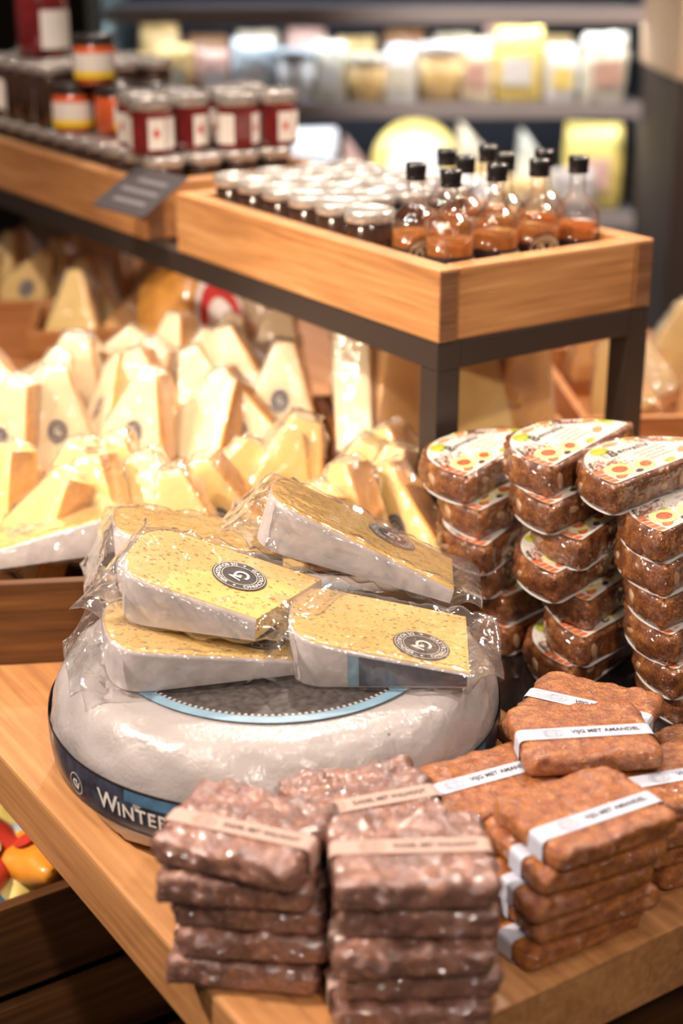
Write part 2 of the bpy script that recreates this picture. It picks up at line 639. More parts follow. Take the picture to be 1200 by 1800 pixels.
M['jam'] = plain('red_jam', (.16, .012, .012), .12, coat=1, coat_rough=.04, var=.4, vscale=40)
M['jamdark'] = plain('dark_preserve', (.045, .02, .012), .15, coat=1, coat_rough=.11)
M['jamorange'] = plain('orange_red_sauce', (.62, .10, .025), .15, coat=1, coat_rough=.04)
M['jar_label'] = plain('jar_label', (.78, .72, .66), .5)
M['yellow_pr'] = plain('yellow_print', (.85, .58, .03), .5)
M['red_pr'] = plain('red_print', (.55, .03, .03), .5)
M['slate'] = plain('slate_card', (.035, .028, .032), .5)
M['fr_dark'] = plain('cooler_lining', (.035, .045, .07), .5)
M['fr_shelf'] = plain('cooler_shelf', (.26, .25, .26), .4, metal=.3)
M['fr_rail'] = plain('cooler_price_rail', (.36, .33, .34), .45)
M['led'] = plain('cooler_led', (.9, .95, 1), .5, emit=((.92, .94, 1.0), 24))
for nm, c in dict(pk_white=(.78, .80, .80), pk_gold=(.72, .52, .22), pk_cream=(.82, .72, .52), pk_pale=(.74, .74, .62), pk_pink=(.62, .40, .33),
                  pk_yellow=(.85, .68, .20), pk_blue=(.50, .60, .66), pk_red=(.70, .06, .035), pk_orange=(.85, .33, .03), pk_sky=(.06, .28, .62),
                  pk_brown=(.30, .15, .06), pk_grey=(.45, .42, .42)).items():
    M[nm] = plain(nm, c, .35, coat=.3, var=.08, vscale=30)

# ------------------------------------------------------------------ the setting
fl = boxo('floor', -3, 7, -3, 8, -.05, 0, M['floor'])
tag(fl, 'dark grey shop floor under the display table', kind='structure')

FA = R(56.5)                    # the cooler wall faces the aisle at this bearing
FV = Vector((math.cos(FA), math.sin(FA), 0))
RV = Vector((math.sin(FA), -math.cos(FA), 0))


def place_back(dist, side):
    p = FV * dist + RV * side
    return (p.x, p.y, 0)


w = boxo('wall_back', -4.0, 3.5, 0, .12, 0, 3.2, M['wallb'])
w.location = place_back(5.0, 0)
w.rotation_euler = (0, 0, FA - R(90))
tag(w, 'dark brown back wall of the shop', kind='structure')

pil = empty('wall_right', place_back(3.75, .80), (0, 0, FA - R(90)))
tag(pil, 'dark brown pillar with a beige upper panel', kind='structure')
boxo('pillar_shaft', 0, .75, 0, .5, 0, TZ + .335, M['wallb'], pil)
boxo('beige_panel', -.005, .755, -.005, .505, TZ + .335, 3.2, M['beige'], pil, .004)

# ------------------------------------------------------------------ display table
table = empty('display_table', (.408, .655, 0), label='long oak display table with thick square edges and black legs', cat='table')
TLX, TLY = 1.55, 2.45
xs = [0, .145, .30, .46, .62, .78, .94, 1.10, 1.26, 1.41, TLX]
for a, b in zip(xs[:-1], xs[1:]):
    boxo('board', a + .00005, b - .00005, 0, TLY, TZ - .058, TZ, M['oak_top'], table, .0011 if a > 0 else .0035)
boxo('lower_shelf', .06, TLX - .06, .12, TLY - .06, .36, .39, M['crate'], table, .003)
for x in (.05, TLX - .12):
    for y in (.14, TLY - .17):
        boxo('leg', x, x + .07, y, y + .07, 0, TZ - .058, M['steel'], table, .003)

# ------------------------------------------------------------------ steel stand and oak trays
SX0, SX1, SY0, SY1 = .954, 1.262, 1.257, 2.72
TROT = R(.5)
def tr(x, y):
    dx, dy = x - SX0, y - SY0
    return SX0 + dx * math.cos(TROT) - dy * math.sin(TROT), SY0 + dx * math.sin(TROT) + dy * math.cos(TROT)


stand = empty('steel_stand', (SX0, SY0, TZ), (0, 0, TROT), label='black square-tube steel stand carrying the two oak trays', cat='stand')
SW, SL, SH, ST = SX1 - SX0, SY1 - SY0, .277, .031
for x in (0, SW - ST):
    for y in (0, SL - ST):
        boxo('leg', x, x + ST, y, y + ST, 0, SH - .0302, M['steel'], stand, .0015)
for x in (0, SW - ST):
    boxo('long_rail', x, x + ST, 0, SL, SH - .030, SH, M['steel'], stand, .0015)
for y in (0, SL / 2, SL - ST):
    boxo('cross_rail', ST + .0002, SW - ST - .0002, y, y + ST, SH - .030, SH, M['steel'], stand, .0015)


def tray(name, y0, y1, label):
    t = empty(name, (*tr(SX0, y0), TZ + SH), (0, 0, TROT), label=label, cat='tray', group='oak trays on the steel stand')
    L, W, Hh, th = y1 - y0, SW, .079, .026
    boxo('side_board', 0, th, 0, L, .0005, Hh, M['oak_y'], t, .003)
    boxo('side_board', W - th, W, 0, L, .0005, Hh, M['oak_y'], t, .003)
    boxo('end_board', th + .0006, W - th - .0006, .0006, th, .0005, Hh, M['oak_x'], t, .003)
    boxo('end_board', th + .0006, W - th - .0006, L - th, L - .0006, .0005, Hh, M['oak_x'], t, .003)
    for x in (0, W - th):       # the sawn ends of the long boards
        boxo('end_grain', x + .002, x + th - .002, -.0006, .0004, .003, Hh - .003, M['oak_end'], t)
    boxo('base_board', th, W - th, th, L - th, .0005, .009, M['oak_y'], t)
    return t


tray('oak_tray', SY0, 1.834, 'pale oak tray holding the miniature bottles and the nearest white-lidded jars')
tray('oak_tray', 1.920, 2.70, 'pale oak tray behind the slate price card, stacked with jam jars')
TB = TZ + SH + .0095            # tray floor

pc = empty('price_card', (.948, 1.90, TZ + SH + .084), (R(6), R(-24), R(20)), 'dark slate price card with faint grey lines lying on the tray rim', 'price card')
boxo('card', -.075, .025, -.045, .045, 0, .002, M['slate'], pc, .0006)
g = Geo()
for k, (x0, x1) in enumerate(((-.03, .025), (-.032, .030), (-.03, .02))):
    g.add([(-.055 + k * .024, x0, .0023), (-.046 + k * .024, x0, .0023), (-.046 + k * .024, x1, .0023), (-.055 + k * .024, x1, .0023)], [(0, 1, 2, 3)])
g.build('print_lines', plain('faint_chalk', (.11, .10, .11), .6), pc)['kind'] = 'stuff'

ORD = ['first', 'second', 'third', 'fourth', 'fifth', 'sixth', 'seventh', 'eighth', 'ninth', 'tenth', 'eleventh', 'twelfth',
       'thirteenth', 'fourteenth', 'fifteenth', 'sixteenth', 'seventeenth', 'eighteenth', 'nineteenth', 'twentieth']


def cylwrap(r):
    return lambda x, y, z: ((r + z) * math.sin(x / r), -(r + z) * math.cos(x / r), y)


def band_patch(r, x0, x1, z0, z1, off=0, n=16):
    g = Geo()
    f = cylwrap(r)
    V = []
    for z in (z0, z1):
        for k in range(n + 1):
            V.append(f(x0 + (x1 - x0) * k / n, z, off))
    g.add(V, [(k, k + 1, k + n + 2, k + n + 1) for k in range(n)])
    return g


# ---- miniature bottles
def make_bottle():
    t = empty('miniature_bottle')
    br = .0275
    prof = [(0, .0), (br - .003, .0), (br, .003), (br, .084), (br - .0008, .090), (br - .0035, .097), (br - .0085, .1025), (.0135, .107), (.0105, .111),
            (.0094, .116), (.0090, .138)]
    link('glass', lathe(prof, 36), M['glass'], t, True)
    lq = [(0, .003), (br - .004, .003), (br - .0015, .006), (br - .0015, .0785), (br - .003, .079), (0, .079)]
    link('liquor', lathe(lq, 36), M['liquor'], t, True)
    cp = [(.0098, .1355), (.0118, .1358), (.0121, .138), (.0112, .1395), (.0117, .142), (.0119, .1520), (.0112, .1545), (0, .1548)]
    link('cap', lathe(cp, 24), M['cap'], t, True)
    lab = band_patch(br, -math.pi * br, math.pi * br, .016, .063, .0004, 48).build('label', M['dk_label'], t)
    f = cylwrap(br)
    for nm, mt, r, z in (('emblem_rim', 'dk_label', .0205, .0006), ('emblem', 'tan', .0185, .0009), ('emblem_centre', 'tan_dk', .0125, .0012)):
        Geo().disc(0, .055, r, z, 32).warp(f).build(nm, M[mt], lab)
    Geo().text('V', .022, 0, .0545, .0015, 0).ring(0, .055, .0105, .0115, .0015).warp(f).build('emblem_mark', M['tan'], lab)
    g = band_patch(br, math.pi * br - .019, math.pi * br + .019, .030, .059, .0008, 8)
    g.build('back_panel', M['tan'], lab)
    g = Geo()
    for k in range(6):
        g.rect(math.pi * br - .016, math.pi * br + .016 - (k % 3) * .004, .033 + k * .004, .0343 + k * .004, .0011)
    g.warp(f).build('back_lines', M['tan_dk'], lab)
    return t


bot0 = make_bottle()
BOT = [(1.037, 1.348, 205, 'frontmost miniature liquor bottle, its tan back panel facing out beside the oak corner'),
       (1.105, 1.352, 195, 'miniature bottle showing a tan back panel, second from the front corner of the tray'),
       (1.167, 1.352, 345, 'miniature bottle with a round tan emblem, third along the tray front'),
       (1.2205, 1.345, 60, 'rightmost miniature bottle, round emblem turned to the right'),
       (1.034, 1.408, 350, 'leftmost miniature bottle with a round tan emblem, beside the jar lids'),
       (1.112, 1.418, 150, 'miniature bottle in the second row directly behind the frontmost bottle'),
       (1.166, 1.411, 100, 'miniature bottle in the second row behind the tan-panel bottle'),
       (1.2205, 1.405, 200, 'miniature bottle in the second row behind the rightmost bottles'),
       (1.130, 1.476, 20, 'rear miniature bottle farthest left in the back row'),
       (1.188, 1.470, 250, 'rear miniature bottle in the middle of the back row')]
for i, (x, y, a, lb) in enumerate(BOT):
    o = bot0 if i == 0 else copy_tree(bot0)
    o.location = (*tr(x, y), TB)
    o.rotation_euler = (0, 0, R(a + 0))
    tag(o, lb, 'bottle', 'miniature bottles in the oak tray')


# ---- jars
def make_small_jar():
    t = empty('small_jar')
    r = .0275
    link('jar_body', lathe([(0, 0), (r - .003, 0), (r, .003), (r, .076), (r - .003, .081), (r - .004, .085)], 28), M['jamdark'], t, True)
    band_patch(r, -.045, .045, .014, .062, .0004, 20).build('label', M['jar_label'], t)
    link('lid', lathe([(.0288, .0825), (.0297, .0835), (.0297, .0935), (.0288, .0958), (.0270, .0965), (.0255, .0955), (0, .0955)], 36), M['lid_white'], t, True)
    return t


def make_jam_jar():
    t = empty('jam_jar')
    r = .0325
    pr = [(0, 0), (r - .003, 0), (r, .003), (r, .058), (r - .006, .063)]
    link('jar_body', lathe(pr, 8), M['jam'], t)
    ap = r * math.cos(math.pi / 8)
    for k in (0, 2, 3, 5, 6):
        a = math.pi / 8 + k * math.pi / 4
        hw = r * math.sin(math.pi / 8) * .96
        V = []
        for s, z in ((-1, .008), (1, .008), (1, .050), (-1, .050)):
            V.append(((ap + .0005) * math.cos(a) - s * hw * math.sin(a), (ap + .0005) * math.sin(a) + s * hw * math.cos(a), z))
        lb = link('label', mesh(V, [(0, 1, 2, 3)]), M['jar_label'], t)
        if k in (2, 5):
            V = []
            for q in range(16):
                b = q * math.pi / 8
                s, z = .0045 * math.cos(b), .030 + .006 * math.sin(b)
                V.append(((ap + .0009) * math.cos(a) - s * math.sin(a), (ap + .0009) * math.sin(a) + s * math.cos(a), z))
            link('seal_print', mesh(V, [tuple(range(16))]), M['red_pr'], lb)
    link('lid', lathe([(.0300, .0605), (.0312, .062), (.0312, .076), (.0300, .0785), (.0280, .0792), (.0262, .0785), (0, .0785)], 36), M['lid_white'], t, True)
    return t


def make_sauce_jar():
    t = empty('sauce_jar')
    r = .0325
    link('jar_body', lathe([(0, 0), (r - .004, 0), (r, .004), (r, .054), (r - .004, .060)], 32), M['jamorange'], t, True)
    lb = band_patch(r, -.040, .040, .010, .047, .0004, 24).build('label', M['jar_label'], t)
    band_patch(r, -.040, .040, .010, .021, .0008, 24).build('label_stripe', M['yellow_pr'], lb)
    link('lid', lathe([(.0310, .058), (.0322, .0595), (.0322, .0715), (.0310, .0735), (0, .0735)], 36), M['lid_black'], t, True)
    return t


sj0, jj0, kj0 = make_small_jar(), make_jam_jar(), make_sauce_jar()
used = {}
def place(proto, loc, rz, label, cat, group):
    o = proto if not used.get(proto.name) else copy_tree(proto)
    used[proto.name] = True
    o.location = (*tr(loc[0], loc[1]), loc[2])
    o.rotation_euler = (0, 0, R(rz))
    return tag(o, label, cat, group)


rnd = random.Random(4)
COLN = ['along the near board', 'in the second file', 'in the third file', 'along the far board']
nj = 0
xcols = [1.0145, 1.0755, 1.1365, 1.1925]
for ci, x in enumerate(xcols):
    ys = [1.470, 1.531, 1.592, 1.653, 1.714, 1.7755] if ci == 0 else [1.546 + ci % 2 * .008 + .061 * k for k in range(5)]
    for k, y in enumerate(ys):
        if y > 1.772: y = 1.7755
        place(sj0, (x, y, TB), rnd.uniform(150, 300), 'white-lidded jar in front tray, %s from the bottles %s' % (ORD[k], COLN[ci]),
              'jar', 'white-lidded jars in the front tray')
for ci, x in enumerate(xcols):
    for k in range(11):
        y = 1.9770 + .0615 * k
        place(sj0, (x, y, TB), rnd.uniform(150, 300), 'white-lidded jar in rear tray, %s from the gap %s' % (ORD[k], COLN[ci]),
              'jar', 'white-lidded jars in the rear tray')
Z2 = TB + .0967
JAM = [(1.013, 2.010, 10, 'jam jar with white labels, frontmost on the left of the upper layer'), (1.078, 2.020, 30, 'second jam jar from the left in the front of the upper layer'),
       (1.142, 1.990, 55, 'jam jar with a small red seal print in the front of the upper layer'), (1.205, 1.985, 20, 'rightmost jam jar in the front of the upper layer'),
       (1.030, 2.080, 75, 'jam jar in the second upper row, leftmost'), (1.098, 2.088, 15, 'jam jar in the second upper row, second from the left'),
       (1.162, 2.060, 40, 'jam jar in the second upper row, third from the left'), (1.2155, 2.090, 0, 'jam jar in the second upper row, rightmost')]
for x, y, a, lb in JAM:
    place(jj0, (x, y, Z2), a, lb, 'jar', 'jam jars stacked on the rear tray')
SAU = [(1.020, 2.285, 0, -35, 'sauce jar with a black lid and yellow-striped label, left of the lower pair'), (1.062, 2.222, 0, 40, 'orange-red sauce jar with a black lid, right of the lower pair'),
       (1.130, 2.235, 0, 10, 'black-lidded sauce jar behind the lower pair'), (1.090, 2.285, 0, 10, 'black-lidded sauce jar hidden behind the yellow-striped one'),
       (1.045, 2.252, 1, -30, 'single sauce jar standing on top of the black-lidded ones')]
for x, y, lv, a, lb in SAU:
    place(kj0, (x, y, Z2 + lv * .0738), a, lb, 'jar', 'black-lidded sauce jars')
k = 0
for x in (1.015, 1.077, 1.139, 1.201):
    for y in (2.355, 2.418, 2.480, 2.542, 2.604):
        place(sj0, (x, y, Z2), rnd.uniform(150, 300), 'white-lidded jar in the upper layer of the rear tray, %s counting from the near side' % ORD[k], 'jar', 'upper white-lidded jars')
        k += 1
bj = empty('preserve_jar', (*tr(1.070, 2.500), Z2 + .0968), (0, 0, 0), 'large red preserve jar with a white label, topmost at the far left', 'jar')
link('jar_body', lathe([(0, 0), (.040, 0), (.044, .005), (.044, .088), (.039, .098), (.037, .102)], 36), M['jam'], bj, True)
band_patch(.044, -.02, .075, .014, .075, .0005, 24).build('label', M['jar_label'], bj)
link('lid', lathe([(.0400, .097), (.0415, .099), (.0415, .115), (.0400, .118), (0, .118)], 36), M['lid_white'], bj, True)

# ------------------------------------------------------------------ the cheese wheel
WC = (.613, 1.031)
WR, WH, WA, WE = .1945, .1095, .040, .86


def wheel_rz(u, off=0.0):
    c, s = math.cos(u), math.sin(u)
    cu, su = abs(c) ** WE, math.copysign(abs(s) ** WE, s)
    return WR - WA + (WA + off) * cu, WH / 2 + (WH / 2 + off) * su


def wheel_u_at(z):
    s = (z - WH / 2) / (WH / 2)
    return math.asin(math.copysign(abs(s) ** (1 / WE), s))


wheel = empty('round_cheese', (WC[0], WC[1], TZ), label='whole white-waxed cheese wheel with a navy side band, carrying the wrapped wedges', cat='cheese')
prof = [(0, 0)] + [(r * .5, 0) for r in [WR - WA]] + [wheel_rz(-math.pi / 2 + math.pi * k / 36) for k in range(37)] + [((WR - WA) * q, WH) for q in (.75, .5, .25)] + [(0, WH)]
me = lathe(prof, 144)
nz, nz2 = Noise(3, 16), Noise(5, 60)
displace(me, lambda P, N: P + N * ((.0010 * nz(P) + .0005 * nz2(P)) * ((P[:, 2] > .003) & (P[:, 2] < WH - .0005)))[:, None])
link('waxed_rind', me, M['rind'], wheel, True)


def wheel_strip(a0, a1, z0, z1, off, n=60, m=6):
    V, F = [], []
    for j in range(m + 1):
        r, z = wheel_rz(wheel_u_at(z0 + (z1 - z0) * j / m), off)
        for k in range(n + 1):
            a = R(a0 + (a1 - a0) * k / n)
            V.append((r * math.cos(a), r * math.sin(a), z))
    for j in range(m):
        for k in range(n):
            b = j * (n + 1) + k
            F.append((b, b + 1, b + n + 2, b + n + 1))
    return mesh(V, F)


band = link('side_band', wheel_strip(-180, 180, .030, .0665, .0022, 160), M['navy'], wheel, True)
link('band_border', wheel_strip(-180, 180, .0655, .0675, .0026, 160, 2), M['dk_label'], band, True)
link('band_border', wheel_strip(-180, 180, .0290, .0305, .0026, 160, 2), M['dk_label'], band, True)
link('blue_panel', wheel_strip(-158, -60, .0555, .0650, .0027, 60, 3), M['midblue'], band, True)
link('blue_panel', wheel_strip(-150, -60, .0310, .0365, .0027, 60, 3), M['midblue'], band, True)


def wheel_text(g, a_mid, z_mid, off):
    def f(x, y, z):
        a = R(a_mid) + x / WR
        r, zz = wheel_rz(wheel_u_at(z_mid + y), off)
        return (r * math.cos(a), r * math.sin(a), zz)
    return g.warp(f)


g = Geo().text('W', .0215, -.0355, .0012, 0).text('INTERM', .0165, .0065, -.001, 0, spacing=1.12)
wheel_text(g, -153.0, .0475, .0032).build('lettering', M['white_print'], band)
wheel_text(Geo().ring(0, 0, .0085, .0092).text('G', .011, -.001, 0).text('V', .010, .0025, -.001), -176, .046, .0032).build('emblem_mark', M['white_print'], band)
top_label = link('top_label', lathe([(0, WH + .0016), (.131, WH + .0016)], 96, True), M['disc_dk'], wheel)
V = Geo().ring(0, 0, .129, .1395, WH + .0021, 128)
V.build('blue_ring', M['ltblue'], top_label)
g = Geo()
for k in range(150):
    a = 360 * k / 150
    g.ring(0, 0, .1262, .1292, WH + .0024, 1, a0=a, a1=a + 1.1)
g.build('stitch_marks', M['pk_grey'], top_label)


# ------------------------------------------------------------------ bagged cheese wedges
def wedge_outline(L, W, n=18, a=.036, inset=0.0, skew=0.0):
    """D-shaped cut face: flat end at +x, rounded waxed end at -x; points run from near-side end around to far-side end"""
    hw = W / 2 - inset
    pts = []
    for k in range(6):
        pts.append((L - skew - (L - skew - a) * k / 6, -hw))
    for k in range(n + 1):
        t = -math.pi / 2 - math.pi * k / n
        c, s = math.cos(t), math.sin(t)
        pts.append((a + (a - inset) * math.copysign(abs(c) ** .75, c), hw * math.copysign(abs(s) ** .75, s)))
    for k in range(1, 7):
        pts.append((a + (L - a) * k / 6, hw))
    return pts


def label_disc(parent, cx, cy, zf, rad=.0235, rot=0):
    """round dark label on the sloped cut face; zf(x) gives the face height"""
    def put(g, dz):
        c, s = math.cos(R(rot)), math.sin(R(rot))
        def f(x, y, z):
            X, Y = cx + c * x - s * y, cy + s * x + c * y
            return (X, Y, zf(X) + dz)
        return g.warp(f)
    k = rad / .0235
    lab = put(Geo().disc(0, 0, rad, 0, 40), .0007).build('label', M['label_dk'], parent)
    g = Geo().ring(0, 0, .0217 * k, .0222 * k, 0, 48).ring(0, 0, .0148 * k, .0153 * k, 0, 48)
    g.arc_text('GASTROVINO', .0056 * k, .0184 * k, 0 + 90, 132).arc_text('DE BOURGONDIER', .0056 * k, .0184 * k, 270, 140, inward=True)
    g.disc(.0184 * k, 0, .0012 * k, 0, 10).disc(-.0184 * k, 0, .0012 * k, 0, 10)
    g.text('G', .0185 * k, -.0022 * k, .0018 * k).text('V', .0150 * k, .0042 * k, -.0032 * k)
    put(g, .0012).build('lettering', M['white_print'], lab)
    return lab


def make_wedge(name, label, L, W, h0, h1, seed, with_label=True, lab_at=(.62, 0), band=False, flapdrop=1.0, tipflap=.028, skew=0.0):
    t = empty(name, label=label, cat='cheese', group='bagged cheese wedges on the wheel')
    top = lambda x: h0 + (h1 - h0) * x / L
    X0 = -L / 2
    # paste
    pts = wedge_outline(L, W, inset=.0022, skew=skew)
    n = len(pts)
    V = [(x + X0, y, .0006) for x, y in pts] + [(x + X0, y, top(x)) for x, y in pts]
    F = [tuple(range(n - 1, -1, -1)), tuple(range(n, 2 * n))] + [(i, (i + 1) % n, (i + 1) % n + n, i + n) for i in range(n)]
    link('paste', fix_normals(mesh(V, F)), M['paste'], t)
    # waxed rind: a strip around three sides
    po, pi_ = wedge_outline(L, W, skew=skew), wedge_outline(L, W, inset=.0021, skew=skew)
    V = []
    for (xo, yo), (xi, yi) in zip(po, pi_):
        V += [(xo + X0, yo, 0), (xo + X0, yo, top(xo) - .0035), (xo * .5 + xi * .5 + X0, yo * .5 + yi * .5, top(xo) - .0008), (xi + X0, yi, top(xi) - .0002)]
    F = []
    for i in range(len(po) - 1):
        for j in range(3):
            a = i * 4 + j
            F.append((a, a + 4, a + 5, a + 1))
    rd = link('waxed_rind', mesh(V, F), M['rindw'], t, True)
    V2 = []
    for (xo, yo), (xi, yi) in zip(po, pi_):
        V2 += [(xo * .55 + xi * .45 + X0, yo * .55 + yi * .45, top(xo) - .0012), (xi * 1.0 + X0, yi * .985, top(xi) + .0004)]
    link('rind_rim', mesh(V2, [(2 * i, 2 * i + 2, 2 * i + 3, 2 * i + 1) for i in range(len(po) - 1)]), M['rind_edge'], rd)
    if with_label:
        label_disc(t, lab_at[0] * L + X0, lab_at[1] * W, lambda x: top(x - X0), rot=-90)
    if band:
        y = -W / 2 - .0009
        def side(u0, u1, lo, hi, m=10):
            V, F = [], []
            for k in range(m + 1):
                x = L * (u0 + (u1 - u0) * k / m)
                V += [(x + X0, y, lo), (x + X0, y, max(lo + .0005, top(x) * hi))]
            return mesh(V, [(2 * k, 2 * k + 2, 2 * k + 3, 2 * k + 1) for k in range(m)])
        bl = link('side_label', side(.40, .985, .0015, .90), M['navy'], t)
        link('side_label_stripe', side(.34, .40, .0015, .90), M['ltblue'], bl)
    # clear bag
    st = []
    m, nseg = 64, 72
    for k in range(m + 1):
        s = k / m
        x = -.032 + (L + .032 + tipflap) * s
        xc = min(max(x, 0), L)
        hw = W / 2 + .0028
        if x < 0:
            q = -x / .032
            hh = max(.0009, (top(0) / 2 + .002) * (1 - q) ** 1.6)
            zc = (top(0) / 2) * (1 - q * .75 * flapdrop)
            hw *= 1 - .06 * q
        elif x > L:
            q = (x - L) / tipflap
            hh = max(.0009, (h1 / 2 + .002) * (1 - q) ** 1.5)
            zc = (h1 / 2) + .004 * math.sin(q * 3)
            hw *= 1 - .05 * q
        else:
            hh = top(xc) / 2 + .0016
            zc = top(xc) / 2
            if x < .036:
                hw = (W / 2) * (.70 + .30 * math.sin(math.pi / 2 * x / .036)) + .0035
        st.append((x + X0, 0, zc, hw, hh))
    V, F = sweep(st, nseg, .006, True)
    V = [(x - skew * max(0, min(1, (x - X0) / L)) * (.5 - y / W), y, z) for (x, y, z) in V]
    me = mesh(V, F)
    n1, n2, n3 = Noise(seed, 26), Noise(seed + 1, 70), Noise(seed + 2, 14)
    def crinkle(P, N):
        slack = np.clip(-(P[:, 0] - X0 + .0) / .03, 0, 1) + np.clip((P[:, 0] - X0 - L) / .02, 0, 1)
        side_ = np.abs(P[:, 1]) > W / 2 - .004
        ontop = (P[:, 2] > top(np.clip(P[:, 0] - X0, 0, L)) * .9) & ~side_
        amp = np.where(ontop, .0004, .0030)
        fold = np.abs(n1(P)) ** .7
        d = (amp * fold + .0005 * n2(P) * (~ontop)) * (1 - np.clip(slack, 0, 1))
        Q = P + N * d[:, None]
        flat = P * np.array([1, 1, 0])
        Q[:, 2] += slack * (.0030 * n3(flat) + .0006 * n1(flat))
        Q[:, 0] += slack * .0012 * n3(flat * np.array([0, 1, 0]) + 3)
        return Q
    displace(me, crinkle)
    link('clear_bag', me, M['film'], t, True)
    return t


def rotm(yaw, pitch, roll):
    return (Matrix.Rotation(R(yaw), 3, 'Z') @ Matrix.Rotation(R(pitch), 3, 'Y') @ Matrix.Rotation(R(roll), 3, 'X')).to_euler()


WT = TZ + WH + .0035
wd = make_wedge('cheese_wedge', 'speckled cheese wedge lying under another at the left of the wheel', .160, .104, .040, .011, 11, lab_at=(.80, -.10))
wd.location = (.546, 1.042, WT + .0015); wd.rotation_euler = rotm(-20.3, -.5, 1.5)
wd = make_wedge('cheese_wedge', 'speckled cheese wedge on top at the left, round dark label fully visible', .158, .106, .046, .012, 23, lab_at=(.60, .08), flapdrop=1.1, skew=.034)
wd.location = (.572, 1.055, WT + .0365); wd.rotation_euler = rotm(-44, 3.5, 2.0)
wd = make_wedge('cheese_wedge', 'speckled cheese wedge at the right front with a dark navy side label', .150, .106, .045, .012, 37, lab_at=(.74, -.19), band=True)
wd.location = (.672, .958, WT + .001); wd.rotation_euler = rotm(-36, -1, 2)
wd = make_wedge('cheese_wedge', 'tilted cheese wedge at the back right with its thick end raised', .182, .098, .046, .012, 51, lab_at=(.66, .22))
wd.location = (.725, 1.075, TZ + .150); wd.rotation_euler = rotm(-37.9, 15.6, -5.9)
wd = make_wedge('cheese_wedge', 'unlabelled cheese wedge at the back left, half hidden by the front one', .150, .104, .066, .028, 67, with_label=False)
wd.location = (.624, 1.190, WT + .002); wd.rotation_euler = rotm(-22, -2, -4)


# ------------------------------------------------------------------ pressed fig half-rounds
FR, FT = .090, .0292
def fig_outline(rad, rc=.006, n=44):
    """half disc, straight side on y=0, bulging to +y, corners rounded"""
    pts = []
    a0 = math.asin(rc / (rad - rc))
    cx = (rad - rc) * math.cos(a0)
    for k in range(7):                                  # right corner
        t = -math.pi / 2 + (math.pi / 2 + a0) * k / 6
        pts.append((cx + rc * math.cos(t), rc + rc * math.sin(t)))
    for k in range(1, n):
        t = a0 + (math.pi - 2 * a0) * k / n
        pts.append((rad * math.cos(t), rad * math.sin(t)))
    for k in range(7):
        t = math.pi - a0 + (math.pi / 2 + a0) * k / 6
        pts.append((-cx + rc * math.cos(t), rc + rc * math.sin(t)))
    for k in range(1, 20):
        pts.append((-cx + 2 * cx * k / 20, 0))
    return pts


def inset_pts(pts, d):
    c = np.array([0, .036])
    P = np.array(pts)
    nxt, prv = np.roll(P, -1, 0), np.roll(P, 1, 0)
    T = nxt - prv
    N = np.stack([T[:, 1], -T[:, 0]], 1)
    N /= np.linalg.norm(N, axis=1)[:, None] + 1e-9
    return P - N * d


def fig_body(seed):
    base = fig_outline(FR)
    rows = [(.016, .001), (.002, .0012), (.0005, .0025)] + [(-.0006 * math.sin(math.pi * k / 7), .003 + (FT - .006) * k / 7) for k in range(8)] + [(.0004, FT - .0022), (.0016, FT - .0006), (.0035, FT), (.016, FT)]
    V, F = [], []
    n = len(base)
    for ins, z in rows:
        V += [(x, y, z) for x, y in inset_pts(base, ins)]
    for j in range(len(rows) - 1):
        for k in range(n):
            a, b = j * n + k, j * n + (k + 1) % n
            F.append((a, b, b + n, a + n))
    F.append(tuple(range(n - 1, -1, -1)))
    F.append(tuple((len(rows) - 1) * n + k for k in range(n)))
    me = mesh(V, F)
    na, nb = Noise(seed, 28), Noise(seed + 1, 85)
    displace(me, lambda P, N: P + N * np.where((P[:, 2] > .002) & (P[:, 2] < FT - .0006), .0009 * na(P) + .0006 * nb(P), 0)[:, None])
    return me


def almond_mesh(l, w_, t_):
    V, F = [], []
    n, m = 10, 7
    for j in range(m + 1):
        u = math.pi * j / m
        rr = math.sin(u)
        for k in range(n):
            a = 2 * math.pi * k / n
            V.append((-l * math.cos(u) * (1.1 if u > 1.57 else 1), w_ * rr * math.cos(a), t_ * rr * math.sin(a)))
    for j in range(m):
        for k in range(n):
            a, b = j * n + k, j * n + (k + 1) % n
            F.append((a, b, b + n, a + n))
    return mesh(V, F)


ALM = almond_mesh(.0085, .0052, .0022)
ALM.materials.append(M['almond'])
ALM.polygons.foreach_set('use_smooth', [True] * len(ALM.polygons))


